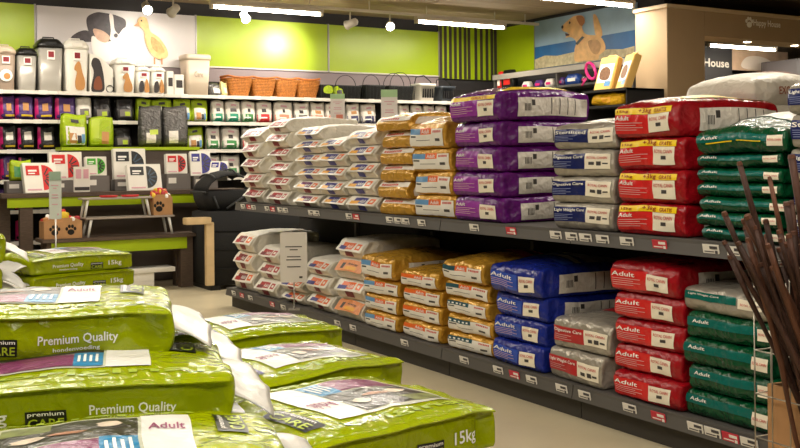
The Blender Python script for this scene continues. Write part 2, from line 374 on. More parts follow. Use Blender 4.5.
# ------------------------------------------------------------------ lamps
TUBEM = mat('tube_glow', (255, 248, 232), .5, emit=18, emitc=(1, .93, .80))
HOUSING = mat('lamp_housing', (196, 186, 168), .5)
hou = MB().box(-.79, -.05, .022, .79, .05, .07).mesh('housing', HOUSING, bevel=.006)
tub = MB().tube([(-.75, 0, 0), (.75, 0, 0)], .024, 10).mesh('tube', TUBEM, True)
cap = MB().box(-.02, -.03, -.026, .02, .03, .03).mesh('end_cap', HOUSING)
def tube_light(x, y, z, label, power=1., lit=True):
    t = empty('tube_light', (x, y, z), label=label, cat='tube light', group='fluorescent tube lights on the ceiling')
    inst('housing', hou, t); inst('tube', tub, t); inst('end_cap', cap, t, (-.77, 0, 0)); inst('end_cap', cap, t, (.77, 0, 0))
    MB().tube([(-.6, 0, .07), (-.6, 0, H_CEIL - z)], .008, 6).build('hanger', HOUSING, t); MB().tube([(.6, 0, .07), (.6, 0, H_CEIL - z)], .008, 6).build('hanger', HOUSING, t)
    ld = bpy.data.lights.new('tube_output', 'AREA'); ld.shape = 'RECTANGLE'; ld.size = 1.5; ld.size_y = .06; ld.energy = TUBE_W * power; ld.color = WARM
    lo = bpy.data.objects.new('tube_output', ld); lo.location = (0, 0, -.03); link(lo, t)
    return t
tube_light(5.29, 12.2, 3.47, 'lit white tube light above the lime wall beside the wicker baskets')
tube_light(8.335, 12.2, 3.47, 'lit white tube light in front of the brown and lime slats')
tube_light(8.53, 9.70, 3.47, 'lit white tube light beside the beige pillar top')
tube_light(2.0, 12.2, 3.47, 'lit tube light above the puppy poster end of the wall', .8)
rows = ((9.7, (1.7, 5.0), 1.), (7.2, (1.2, 7.4), .8), (4.7, (.4, 5.9), 1.05), (2.2, (-.2, 2.4), .8), (-.3, (-.6, 1.9), 1.1))  # tubes out of view; third row's right-hand one added to brighten the white sacks
for y, xs, pw_ in rows:
    for x in xs: tube_light(x, y, 3.47, 'unseen ceiling tube light over the sales floor away from the back wall', pw_)
rl = empty('lighting_rail', label='pale lighting rail running along the back wall under the ceiling', cat='rail')
MB().box(0.6, 12.17, 3.545, 9.75, 12.23, 3.58).build('rail', HOUSING, rl)
for x in (1, 3.4, 6.8, 9.5): MB().tube([(x, 12.2, 3.58), (x, 12.2, H_CEIL)], .01, 6).build('hanger', HOUSING, rl)
def spot(x, y, z, aim, watts, label, size=50, blend=.9, glow=True):
    s = empty('spotlight', (x, y, z), label=label, cat='spotlight', group='spotlights on the rail')
    MB().tube([(0, 0, .03), (0, 0, .16)], .012, 8).build('bracket', HOUSING, s)
    d = (Vector(aim) - Vector((x, y, z))).normalized()
    q = d.to_track_quat('-Z', 'Y').to_euler()
    h = MB().tube([(0, 0, .12), (0, 0, .10), (0, 0, -.02), (0, 0, -.06)], [.03, .05, .055, .068], 16).build('head', mat('spot_white', (190, 184, 172), .4), s, True); h.rotation_euler = q
    l = MB().tube([(0, 0, -.061), (0, 0, -.066)], [.055, .05], 16).build('lens', mat('spot_glow', (255, 245, 225), .4, emit=60, emitc=(1, .94, .82)), h)
    ld = bpy.data.lights.new('beam', 'SPOT'); ld.energy = watts; ld.color = (1, .93, .8); ld.spot_size = R(size); ld.spot_blend = blend; ld.shadow_soft_size = .05
    lo = bpy.data.objects.new('beam', ld); lo.location = (0, 0, -.09); link(lo, h)
    return s
spot(3.69, 12.2, 3.39, (3.3, 8.5, 1.2), 80, 'glowing spotlight facing the room over the puppy poster', 55)
spot(4.02, 12.2, 3.38, (3.88, 13.5, 2.98), 38, 'spotlight beside the glowing one, aimed at the puppy poster', 70)
spot(4.97, 12.2, 3.36, (4.4, 8.5, 1.3), 60, 'spotlight below the tube light left of the lime wall', 55)
spot(6.50, 12.2, 3.37, (5.9, 13.5, 3.02), 80, 'spotlight turned to the lime wall between two tube lights', 70)
spot(7.13, 12.2, 3.38, (4.3, 6.4, 1.5), 160, 'dazzling spotlight facing the room, beside the slatted panel tube', 55)
tube_light(12.9, 11.0, 3.24, 'lit tube light inside the beige shop', .5)
spot(14.1, 10.6, 3.20, (14.0, 11.6, 2.6), 30, 'spotlight inside the beige shop')

# ------------------------------------------------------------------ lime sacks on pallets
GL, GW, GT = .74, .55, .14
def lime_set(seed, bt, n=(44, 28, 8)):
    s = Sack(GL, GW, GT, r=.020, bt=bt, sb=.008, wr=.011, seed=seed, wr2=.006, taper=.03, sag=.012, gus=.02)
    P = []
    P.append(('body', s.body('body', LIME_BAG, n), None))
    for face in ('side', 'back'):                                   # raised glued seam along both upper edges
        v = []; f = []; k = 40
        for i in range(k + 1):
            u = -.97 + 1.94 * i / k; a = s.P(s.q(face, u, .88), .0); d = (-1 if face == 'side' else 1)
            drop = .006 + .004 * noise.noise(Vector((u * 5, seed, 2)))
            v += [a + Vector((0, -d * .004, .004)), a + Vector((0, d * .020, .001 - drop * .6)), a + Vector((0, d * .019, -.003 - drop * .6)), a + Vector((0, -d * .004, -.002))]
        for i in range(k):
            for j in range(4): f.append((4 * i + j, 4 * i + 4 + j, 4 * i + 4 + (j + 1) % 4, 4 * i + (j + 1) % 4))
        me = bpy.data.meshes.new('seam'); me.from_pydata(v, [], f); me.materials.append(LIME_BAG); P.append(('seam', me, None))
        # printed side: weight, logo, claim
        X = (lambda u0, v0, u1, v1: (u0, v0, u1, v1)) if face == 'side' else (lambda u0, v0, u1, v1: (u0 if u0 > 9 else -u1, v0, -u0, v1))
        P.append(('logo_box', s.rects('logo_box', face, [X(-.38, -.72, -.12, -.02)], BLACK_P), None))
        for nm, tx, bx_ in (('weight_lettering', '15kg', (-.75, -.55, -.49, .12)), ('logo_script', 'premium', (-.365, -.26, -.135, -.06)), ('claim_lettering', 'Premium Quality', (.03, -.40, .61, .10)), ('small_lettering', 'hondenvoeding', (.14, -.66, .48, -.44))):
            P.append((nm, s.text(nm, face, [(tx, X(*bx_), 0)], WHITE_P, refine=.06), None))
        P.append(('logo_lettering', s.text('logo_lettering', face, [('CARE', X(-.365, -.68, -.135, -.32), 0)], LIME_P, refine=.06), None))
    # top print
    P.append(('photo_panel', s.rects('photo_panel', 'top', [(-.76, -.66, .14, .66)], film('photo_border', (190, 192, 172), .36, .12)), None))
    P.append(('photo', s.rects('photo', 'top', [(-.71, -.10, .12, .58)], film('photo_dog', (44, 40, 36), .34, .14), .0030), None))
    P.append(('photo_grass', s.rects('photo_grass', 'top', [(-.71, .34, -.40, .58)], mat('photo_green', (120, 128, 70), .3, var=.4, vscale=20), .0036), None))
    b = MB()
    def blob(cx, cy, rx, ry):
        pts = [(cx + rx * math.cos(i * .5236) * (1 + .2 * math.sin(i * 2.3 + seed)), cy + ry * math.sin(i * .5236)) for i in range(12)]
        k = len(b.v); b.v.append(tuple(s.P(s.q('top', cx, cy), .0046))); b.v += [tuple(s.P(s.q('top', *p), .0046)) for p in pts]
        b.f += [(k, k + 1 + i, k + 1 + (i + 1) % 12) for i in range(12)]
    for bl in ((-.52, .12, .10, .08), (-.05, .30, .08, .10)):
        b = MB(); blob(*bl)
        P.append(('photo_fur', b.mesh('photo_fur', mat('photo_fur', (196, 180, 160), .35, var=.3, vscale=18)), None))
    b = MB(); blob(-.3, .15, .12, .05)
    P.append(('photo_tan', b.mesh('photo_tan', mat('photo_tan', (150, 92, 52), .35)), None))
    P.append(('purple_band', s.rects('purple_band', 'top', [(-.73, -.62, -.10, -.14)], film('purple_print', (118, 40, 92), .34, .14), .0036), None))
    P.append(('blue_band', s.rects('blue_band', 'top', [(-.10, -.62, .12, -.10)], film('blue_print', (30, 128, 178), .34, .14), .0036), None))
    P.append(('pale_lettering', s.text('pale_lettering', 'top', [('original', (-.60, -.90, .80, -.72), 0)], PALE_LIME, .0036, .08), None))
    P.append(('white_label', s.rects('white_label', 'top', [(.14, -.66, .44, .66)], film('label_film', (226, 224, 220), .4, .1), .0036), None))
    P.append(('label_lettering', s.text('label_lettering', 'top', [('Adult', (.18, .08, .40, .30), 0)], mat('purple_ink', (140, 40, 96), .4), .0056, .08), None))
    P.append(('band_marks', s.rects('band_marks', 'top', [(-.07 + .045 * k, -.5, -.05 + .045 * k, -.24 + .06 * (k % 2)) for k in range(4)], WHITE_P, .0056), None))
    P.append(('logo_box', s.rects('logo_box', 'top', [(.60, .02, .80, .72)], BLACK_P, .0036), None))
    # logo text runs along the sack's width
    def rot_text(parts, m, nm):
        return text_mesh(parts, lambda u, v: s.P(s.q('top', .70 - v * .1, .37 + u * .34), .0055), nm, m, .12)
    P.append(('logo_lettering', rot_text([('CARE', (-.85, -.85, .85, .15), 0)], LIME_P, 'logo_lettering'), None))
    P.append(('logo_script', rot_text([('premium', (-.75, .35, .75, .85), 0)], WHITE_P, 'logo_script'), None))
    P.append(('pale_lettering', s.text('pale_lettering', 'top', [('original', (-.80, .72, .50, .90), 1)], PALE_LIME, .0036, .08), None))
    # heat-sealed flap on the +x end
    v = []; f = []; nu, nv = 10, 16
    for i in range(nu + 1):
        for j in range(nv + 1):
            t = i / nu; b_ = -1 + 2 * j / nv
            y = b_ * GW / 2 * (.80 + .16 * t)
            x = GL / 2 - .02 + t * .15 * (1 - .12 * abs(b_)) + .002 * math.sin(b_ * 9 + seed)
            z = GT * .52 + .005 * math.sin(b_ * 5 + seed) * t + t * .015 * b_ - .05 * t * t + .035 * max(0, 1 - t * 2.2) * (1 - abs(b_) ** 2.5)
            v.append((x, y, z))
    for i in range(nu):
        for j in range(nv): a = i * (nv + 1) + j; f.append((a, a + nv + 1, a + nv + 2, a + 1))
    me = bpy.data.meshes.new('end_flap'); me.from_pydata(v, [], f); me.materials.append(FLAP); me.polygons.foreach_set('use_smooth', [True] * len(me.polygons))
    P.append(('end_flap', me, 'solid'))
    return P
LIME_TOP = [lime_set(1, .016), lime_set(2, .020), lime_set(3, .018)]
LIME_MID = [lime_set(4, .004, (24, 16, 5))]
def lime_sack(x, y, z, yaw, label, flip=False, T=GT, setk=0, top=True, group='lime dog food sacks on pallets', wide=1.):
    S = (LIME_TOP if top else LIME_MID)[setk]
    o = empty('dog_food_sack', (x, y, z), R(yaw) + (math.pi if flip else 0), label, 'sack', group)
    o.scale = (1, wide, T / GT)
    for nm, me, mod in S:
        c = inst(nm, me, o)
        if mod:
            m = c.modifiers.new('thickness', 'SOLIDIFY'); m.thickness = .004
    return o
def pallet(x0, y0, x1, y1, label, yaw=0):
    p = empty('pallet', (0, 0, 0), label=label, cat='pallet')
    pm = mat('pallet_wood', (150, 118, 82), .8, var=.2, vscale=9)
    n = 6; wd = (y1 - y0) / (n * 1.25)
    bd = MB().box(x0, 0, .118, x1, wd, .14).mesh('board', pm)
    for i in range(n): inst('board', bd, p, (0, y0 + i * (y1 - y0 - wd) / (n - 1), 0))
    rn = MB().box(0, y0, 0, .1, y1, .118).mesh('runner', pm)
    for x in (x0, (x0 + x1) / 2 - .05, x1 - .1): inst('runner', rn, p, (x, 0, 0))
pallet(1.15, 2.4, 2.3, 4.85, 'wooden pallet under the middle lime sacks')
pallet(.2, 1.95, 1.1, 3.75, 'wooden pallet under the tall near stack of lime sacks')
pallet(.1, 5.0, .95, 6.1, 'wooden pallet under the lime sacks behind the near stack')
pallet(1.25, 7.02, 2.05, 7.70, 'wooden pallet under the lime sacks by the display table')
G_HID = 'lime sacks in the lower layers'
def column(cx, cy, yaw, layers, T, flip, toplabel, hid, setk=0, second=None, wide=1.):
    for k in range(layers):
        top = k == layers - 1
        jx, jy, jr = (0, 0, 0) if top else (random.uniform(-.015, .015), random.uniform(-.012, .012), random.uniform(-2, 2))
        lab = toplabel if top else (second if (second and k == layers - 2) else hid)
        lime_sack(cx + jx, cy + jy, .14 + k * T, yaw + jr, lab, flip, T, setk if top else 0, top, 'lime dog food sacks on pallets' if (top or (second and k == layers - 2)) else G_HID + ', ' + hid[-30:], wide)
HM = 'lime sack in the lower layers of the middle pallet, beneath the showing ones'
column(1.47, 2.85, 9, 4, .150, True, 'lime sack with large 15kg lettering, front one of the middle pallet', HM, 0, wide=1.16)
column(1.61, 3.60, 12, 4, .150, True, 'lime sack in the middle of the middle pallet, between two others', HM, 1)
column(1.82, 4.49, 4, 4, .150, True, 'lime sack at the far end of the middle pallet, nearest the shelving', HM, 2)
HL = 'lime sack in the lower layers of the near left stack, beneath the showing ones'
# near left stack, turned a little
column(.70, 2.88, -16, 6, .1350, False, 'lime sack lettered Premium Quality below the topmost of the near left stack', HL, 1)
column(.62, 2.30, -15, 5, .145, False, 'lime sack cut by the bottom edge, lowest showing in the near left stack', HL, 2)
column(.84, 3.44, -15, 6, .1350, False, 'lime sack at the back of the near left stack under the topmost one', HL, 0)
lime_sack(.64, 3.19, .952, -16, 'topmost lime sack of the near left stack with white end flap', False, GT, 0)
HP = 'lime sack in the lower layers of the stack behind the near left one'
column(.50, 5.42, -4, 7, .147, False, 'topmost lime sack with grey flap at the left edge behind the near stack', HP, 1, 'second lime sack with grey flap at the left edge behind the near stack')
column(.55, 5.93, -4, 6, .136, False, 'lime sack behind the stack at the left edge, mostly hidden', HP, 2)
HF = 'lime sack in the lower layers of the stack by the display table'
column(1.62, 7.33, 13, 6, .1235, True, 'topmost lime 15kg sack of the stack in front of the display table', HF, 2, 'second lime 15kg sack from the top in front of the display table')

# ------------------------------------------------------------------ gondola shelving
XG = 3.82; ZU = 1.09; ZL = .20; XB = 4.66
bays = [(9.95, 8.60), (8.60, 7.235), (7.235, 5.865), (5.865, 4.49), (4.49, 3.12), (3.12, 1.75)]
BN = ['far-end', 'second from the far end', 'third from the far end', 'fourth from the far end', 'bay before the twig basket', 'bay behind the twig basket']
tagm = {}
def tag_mesh(kind):
    if kind not in tagm: tagm[kind] = (MB().box(-.004, -.05, -.026, 0, .05, .026).mesh('price_tag', TAG_R if kind == 'r' else TAG_W),
                                       MB().box(-.0055, -.042, .004, -.004, .005, .018).box(-.0055, -.042, -.018, -.004, -.026, -.003).box(-.0055, -.02, -.012, -.004, .04, -.007).mesh('print', TAG_INK if kind == 'w' else WHITE_P))
    return tagm[kind]
def price_tag(par, kind, y, z, x):
    a, p = tag_mesh(kind); t = inst('price_tag', a, par, (x, y, z), (0, R(-12), 0)); inst('print', p, t)
TAGS_U = [(9.45, 'w'), (9.30, 'r'), (9.18, 'w'), (8.85, 'w'), (8.72, 'r'), (8.55, 'w'), (8.43, 'w'), (7.90, 'w'), (7.79, 'w'), (7.20, 'w'), (7.08, 'r'), (6.55, 'w'), (6.43, 'w'), (6.32, 'w'), (6.1, 'w'), (5.45, 'w'), (5.05, 'r'), (4.92 - .3, 'w'), (4.48, 'w'), (4.36, 'w'), (4.22, 'w'), (4.03, 'w'), (3.79, 'r'), (3.45, 'w'), (3.3, 'w')]
TAGS_L = [(9.72, 'w'), (9.5, 'r'), (9.28, 'w'), (8.75, 'r'), (8.5, 'w'), (7.42, 'w'), (7.15, 'w'), (6.35, 'w'), (5.58, 'w'), (5.2, 'w'), (5.03, 'r'), (4.86, 'w'), (4.5 + .08, 'w'), (4.38, 'w'), (4.02, 'w'), (3.81, 'r'), (3.56, 'w'), (3.45, 'w'), (3.34, 'r'), (3.23, 'w')]
for i, (a, b) in enumerate(bays):
    g = empty('gondola_bay', (0, 0, 0), label='dark grey shelving bay with two levels of sacks, %s' % BN[i], cat='shelf unit', group='bays of the long sack shelving')
    e = .004
    a2 = a - .28 if i == 0 else a
    MB().box(XG, b + e, ZL - .03, XB, a - e, ZL).build('base_shelf', SHELFGREY, g)
    MB().prism([(XG - .012, ZL - .075), (XG + .012, ZL - .075), (XG + .012, ZL), (XG + .004, ZL + .004)], 'y', b + e, a - e).build('lower_edge', SHELFGREY, g)
    MB().box(XG + .06, b + e, 0, XG + .085, a - e, ZL - .03).build('kick_plate', KICK, g)
    MB().box(XG, b + e, ZU - .03, XB, a2 - e, ZU).build('upper_shelf', SHELFGREY, g)
    MB().prism([(XG - .012, ZU - .075), (XG + .012, ZU - .075), (XG + .012, ZU), (XG + .004, ZU + .004)], 'y', b + e, a2 - e).build('upper_edge', SHELFGREY, g)
    MB().box(XB, b + e, 0, XB + .03, a - e, 1.45).build('back_panel', DARKBACK, g)
    MB().box(XB - .03, b + e, ZL, XB, b + .04, 1.45).build('upright', SHELFGREY, g)
    for y in (b + .03, a2 - .05):
        MB().prism([(XB, ZU - .03), (XB, ZU - .2), (XG + .15, ZU - .06), (XG + .15, ZU - .03)], 'y', y, y + .01).build('bracket', SHELFGREY, g)
    MB().box(XB + .03, b + e, ZU - .03, 5.5, a2 - e, ZU).build('rear_shelf', SHELFGREY, g)
    MB().box(XB + .03, b + e, 0, 5.5, a - e, ZL).build('rear_base', SHELFGREY, g)
    for y, k in TAGS_U:
        if b < y <= a2: price_tag(g, k, y, ZU - .036, XG - .008)
    for y, k in TAGS_L:
        if b < y <= a: price_tag(g, k, y, ZL - .036, XG - .008)

# ---- printed designs for each kind of sack; front face units run -1..1
def lines(u0, v0, u1, n, dv, hgt=.035): return [(u0, v0 - i * dv - hgt, u1 - (.25 * (u1 - u0) if i % 2 else 0), v0 - i * dv) for i in range(n)]
SIDE_BARS = [(u, -.62, u + .018, .5) for u in (.08, .26, .44, .62, .80)]
RC = 'ROYAL CANIN'
INKRED = mat('ink_red', (190, 50, 40), .5); INKDARK = mat('ink_dark', (60, 56, 54), .5)
LABEL = mat('label_cream', (238, 230, 210), .45); SIDEW = film('side_panel_white', (224, 218, 208), .42, .2, bscale=18)
YEL = film('yellow_film', (244, 208, 8), .4, .10)
def side(panel=(-.66, -.72, .93, .55)):
    return [('R', 'side_panel', 'side', [panel], SIDEW, .0015), ('R', 'side_bars', 'side', SIDE_BARS, INKDARK, .0025), ('R', 'barcode', 'side', [(-.52 + .03 * k, -.35, -.52 + .03 * k + .016, .15) for k in range(5)] + [(-.36, .0, -.28, .4)], INKDARK, .0025)]
def label_front(u0=.12, u1=.74, v0=-.66, v1=.42, ring=False):
    return [('R', 'front_label', 'front', [(u0, v0, u1, v1)], LABEL, .0022),
            ('T', 'label_lettering', 'front', [(RC, (u0 + .08 * (u1 - u0), .02, u1 - .06, .24), 0)], INKRED),
            ('R', 'label_mark', 'front', [(u0 + .38 * (u1 - u0), -.34, u0 + .62 * (u1 - u0), -.12)], INKDARK, .003)]
def adult(title, v=.25, u0=-.90, u1=-.48, m=WHITE_P, h=.26):
    return [('T', 'front_lettering', 'front', [(title, (u0, v - h, u1, v), 0)], m), ('R', 'small_print', 'front', lines(u0, v - h - .14, -.05, 4, .14), mat('small_print', (205, 170, 170), .5), .0024)]
def K(bm, *dec, **k): return dict(bm=bm, dec=[d for q in dec for d in q], **k)
RED = film('red_film', (150, 14, 26), .26, .2); REDB = film('red_bright_film', (206, 36, 36), .3, .12)
PUR = film('purple_film', (92, 20, 108), .25, .24); PURB = film('violet_film', (142, 54, 152), .3, .14)
SIL = film('silver_film', (168, 162, 150), .33, .22, .35); NAVY = film('navy_film', (24, 34, 92), .32, .1)
BLU = film('blue_film', (26, 42, 134), .24, .22); BLUB = film('blue_bright_film', (44, 78, 178), .3, .12)
GRN = film('green_film', (4, 70, 40), .26, .24); TEAL = film('teal_film', (6, 96, 88), .3, .15)
GOLD = film('gold_film', (196, 148, 52), .28, .26, .25); ORA = mat('orange_print', (226, 102, 30), .35); SKYB = mat('sky_print', (96, 146, 192), .4); DTEAL = mat('teal_print', (18, 74, 88), .4)
PAPER = film('white_paper', (222, 216, 202), .5, .18, bscale=14); CRIM = mat('crimson_print', (170, 34, 40), .45); MAR = mat('maroon_print', (120, 26, 34), .5)
PEACH = film('peach_paper', (222, 142, 88), .45, .12); AMB = mat('amber_print', (232, 166, 40), .45); INDIGO = mat('indigo_print', (52, 52, 132), .45)
RPANEL = mat('silver_red_print', (176, 28, 36), .35)
def wedge(z):    # folded bottom of a paper sack: printed face leans back, lower face tucks in
    return .058 * max(0., (z + .1) / 1.1) + .035 * max(0., (-.1 - z) / .9)
def paper(c1, c2, small, pan=WHITEBOX, ink=WHITE_P):
    return [('R', 'folded_flap', 'front', [(-.93, -.14, .93, .86)], pan, .0015), ('R', 'colour_block', 'front', [(-.58, .06, .30, .70)], c1, .0028), ('R', 'accent_block', 'front', [(-.72, .02, -.18, .36)], c2, .0036),
            ('T', 'front_lettering', 'front', [('Adult', (-.14, .18, .26, .54), 0)], ink), ('R', 'corner_mark', 'front', [(.44, .08, .78, .66)], ORA if c1 is not CRIM else CRIM, .0024), ('R', 'corner_mark_hole', 'front', [(.53, .24, .69, .50)], pan, .0036),
            ('R', 'small_block', 'front', [(-.28, -.78, .24, -.22)], small, .0024)]
def goldfront(c, wide=False):
    return [('R', 'front_label', 'front', [(-.94, -.78, .92, .12)], WHITEBOX, .0018), ('R', 'colour_strip', 'front', [(-.94, .12, -.30 if not wide else .1, .58)], c, .0018),
            ('R', 'orange_strip', 'front', [(-.30, .12, .28, .62)] if not wide else [(.3, .3, .34, .34)], ORA, .0018), ('R', 'white_strip', 'front', [(.28 if not wide else .1, .12, .92, .54)], WHITEBOX, .0018),
            ('T', 'strip_lettering', 'front', [('Adult', (-.22, .2, .2, .52), 0)] if not wide else [('lllll', (-.86, .24, -.02, .42), 0)], WHITE_P),
            ('R', 'brand_marks', 'front', [(.36 + .07 * k, .24, .41 + .07 * k, .42) for k in range(7)], INKRED, .0026), ('R', 'small_print', 'front', [(-.88, -.12, -.58, .02), (.46, -.42, .74, -.2), (-.55, -.36, .2, -.31)], INKDARK, .0026)]
KIND = {
 'red_promo': K(RED, [('R', 'front_panel', 'front', [(-.95, -.72, .14, .42)], REDB, .0015), ('R', 'promo_strip', 'front', [(-.95, .44, .78, .80)], YEL, .0015), ('T', 'promo_lettering', 'front', [('+3kg', (-.18, .46, .22, .78), 0), ('GRATIS', (.30, .50, .66, .72), 0), ('15kg', (-.86, .52, -.5, .70), 0)], RED)], adult('Adult', .36), label_front(), side(), top=[('R', 'top_strip', 'top', [(-.70, -.9, .9, -.25)], YEL, .0015)]),
 'red': K(RED, [('R', 'front_panel', 'front', [(-.95, -.72, .14, .55)], REDB, .0015)], adult('Adult', .42, -.9, -.2, h=.30), label_front(), side()),
 'purple': K(PUR, [('R', 'front_panel', 'front', [(-.95, -.6, .14, .62)], PURB, .0015)], adult('Adult', .46), label_front(), side(), top=[('R', 'top_strip', 'top', [(-.86, -.9, .85, -.55)], YEL, .0015), ('R', 'promo_strip', 'front', [(-.95, .50, .80, .78)], YEL, .0018), ('T', 'promo_lettering', 'front', [('GRATIS', (-.1, .54, .5, .74), 0)], CRIM)]),
 'silver_navy': K(SIL, [('R', 'front_panel', 'front', [(-.97, -.45, .16, .66)], NAVY, .0015), ('R', 'front_label', 'front', [(.16, -.45, .92, .66)], LABEL, .0015), ('T', 'front_lettering', 'front', [('@', (-.9, .26, .1, .54), 0)], WHITE_P), ('R', 'small_print', 'front', lines(-.9, .10, -.3, 4, .13), mat('navy_small', (130, 140, 180), .5), .0024), ('T', 'label_lettering', 'front', [(RC, (.24, .28, .84, .46), 0)], INKRED), ('R', 'label_mark', 'front', [(.3, -.16, .46, .06), (.52, -.2, .66, .1), (.7, -.1, .86, .0)], INKDARK, .003)], side()),
 'silver_red': K(SIL, [('R', 'front_panel', 'front', [(-.97, -.50, .16, .46)], RPANEL, .0015), ('R', 'front_label', 'front', [(.16, -.5, .92, .46)], LABEL, .0015), ('T', 'front_lettering', 'front', [('@', (-.9, .08, .1, .34), 0)], WHITE_P), ('R', 'small_print', 'front', lines(-.9, -.06, -.3, 3, .13), MATS['small_print'], .0024), ('T', 'label_lettering', 'front', [(RC, (.24, .12, .84, .28), 0)], INKRED), ('R', 'label_mark', 'front', [(.3, -.32, .46, -.1), (.52, -.34, .66, -.06), (.7, -.26, .86, -.14)], INKDARK, .003)], side(), top=[('R', 'top_panel', 'top', [(-.4, -.8, .8, .3)], RPANEL, .0015)]),
 'blue': K(BLU, [('R', 'front_panel', 'front', [(-.9, -.6, .10, .5)], BLUB, .0015)], adult('Adult', .40, -.9, -.1, h=.30), label_front(.16, .76), side(), top=[('R', 'top_bands', 'top', [(-.25, -.9, -.12, .9), (0, -.9, .9, .9)], mat('steel_film', (150, 146, 138), .35, .3), .0015), ('R', 'top_stripe', 'top', [(-.5, -.9, -.3, .9)], BLUB, .0015)]),
 'green': K(GRN, [('R', 'front_panel', 'front', [(-.96, -.02, .62, .62)], TEAL, .0015)], [('T', 'front_lettering', 'front', [('Adult', (-.82, .24, -.42, .50), 0)], WHITE_P), ('R', 'front_label', 'front', [(.62, -.40, .94, .50)], LABEL, .0018), ('T', 'label_lettering', 'front', [(RC, (.65, .0, .92, .2), 0)], INKRED)], side(), top=[('R', 'yellow_line', 'front', [(-.7, -.16, -.1, -.06), (.0, -.06, .5, .02)], YEL, .003), ('R', 'top_panel', 'top', [(-.55, -.7, .9, .8)], SIDEW, .0015)]),
 'grey_green': K(SIL, [('R', 'front_panel', 'front', [(-.92, .0, .30, .66)], TEAL, .0015), ('T', 'front_lettering', 'front', [('Light Weight Care', (-.82, .36, -.1, .54), 0)], WHITE_P), ('R', 'front_label', 'front', [(.34, -.2, .92, .6)], LABEL, .0018), ('T', 'label_lettering', 'front', [(RC, (.42, .1, .86, .28), 0)], INKRED)], side()),
 'gold_sky': K(GOLD, goldfront(SKYB), side()),
 'gold_orange': K(GOLD, goldfront(ORA), side()),
 'gold_teal': K(GOLD, goldfront(DTEAL), side(), top=[('R', 'top_bands', 'top', [(-.05, -.9, .2, .9), (.45, -.9, .6, .9)], CRIM, .0015)]),
 'gold_tealwide': K(GOLD, goldfront(DTEAL, True), side()),
 'gold_plain': K(GOLD, [('R', 'top_face', 'front', [(-.95, .34, .95, .86)], WHITEBOX, .0015), ('R', 'brand_marks', 'front', [(-.8 + .12 * k, .46, -.71 + .12 * k, .68) for k in range(9)], INKRED, .0028)], [('R', 'side_panel', 'side', [(-.8, -.7, .9, .6)], SIDEW, .0015)], prof=lambda z: .05 * max(0., z)),
 'white_red': K(PAPER, paper(CRIM, MAR, MAR), prof=wedge), 'white_orange': K(PAPER, paper(CRIM, ORA, MAR), prof=wedge),
 'white_blue': K(PAPER, paper(INDIGO, AMB, INDIGO), prof=wedge), 'white_violet': K(PAPER, paper(mat('plum_print', (110, 40, 100), .45), AMB, MAR), prof=wedge),
 'white_yellow': K(PAPER, [('R', 'yellow_edge', 'front', [(-.9, .55, .9, .86)], AMB, .0013)], paper(MAR, CRIM, MAR), prof=wedge),
 'white_tang': K(PAPER, paper(ORA, INDIGO, MAR), prof=wedge),
 'peach': K(PAPER, [('R', 'folded_flap', 'front', [(-.93, -.14, .93, .86)], PEACH, .0015), ('R', 'accent_block', 'front', [(-.3, .02, .5, .32)], AMB, .0028), ('R', 'dog_mark', 'front', [(-.66, .1, -.44, .6)], INKDARK, .0024), ('T', 'front_lettering', 'front', [('Energy', (-.2, .42, .5, .62), 0)], INKDARK)], prof=wedge),
 'white_plain': K(PAPER, [('T', 'side_lettering', 'side', [('EXCELLENT', (-.55, -.2, .1, .3), 0)], mat('rust_ink', (150, 74, 30), .5)), ('T', 'top_lettering', 'top', [('EXCELLENT', (-.3, -.55, .45, -.25), 0)], MATS['rust_ink']), ('R', 'brown_patch', 'top', [(-.1, .0, .6, .5)], mat('brown_patch', (120, 80, 44), .5), .0015)], puffy=True),
}
CARES = ['Light Weight Care', 'Digestive Care', 'Digestive Care', 'Sterilised']
def ordn(i, n):   # i counted from the top
    if n == 1: return 'single sack'
    if i == 0: return 'topmost'
    if i == n - 1: return 'lowest'
    return ['', 'second', 'third', 'fourth', 'fifth', 'sixth'][i] + ' from top'
SETS = {}
def sack_set(kind, W, T, L, seed, top, care=None):
    k = KIND[kind]; r = .028 if 'prof' not in k else .02
    flat = 'prof' in k
    s = Sack(L, W, T, r=min(r, T * .4), bt=(.035 if top else .004) if not flat else (.02 if top else .003), sb=.014 if not flat else .004, wr=.010, seed=seed, prof=k.get('prof'), wr2=.005, sag=.012 if top else 0, gus=.03 if not flat else .035)
    if k.get('prof') is wedge: s.lip = .017
    if k.get('puffy'): s.r = T * .46; s.bt = .05
    out = [('body', s.body('body', k['bm'], (24, 16, 8 if flat else 6)))]
    for d in k['dec'] + (k.get('top', []) if top else []):
        if d[0] == 'R': out.append((d[1], s.rects(d[1], d[2], d[3], d[4], d[5] + .0012, n=(14, 6))))
        else:
            parts = [((care or p[0]) if p[0] == '@' else p[0], *p[1:]) for p in d[3]]
            for q in parts: out.append((d[1], s.text(d[1], d[2], [q], d[4], .0062)))
    return out
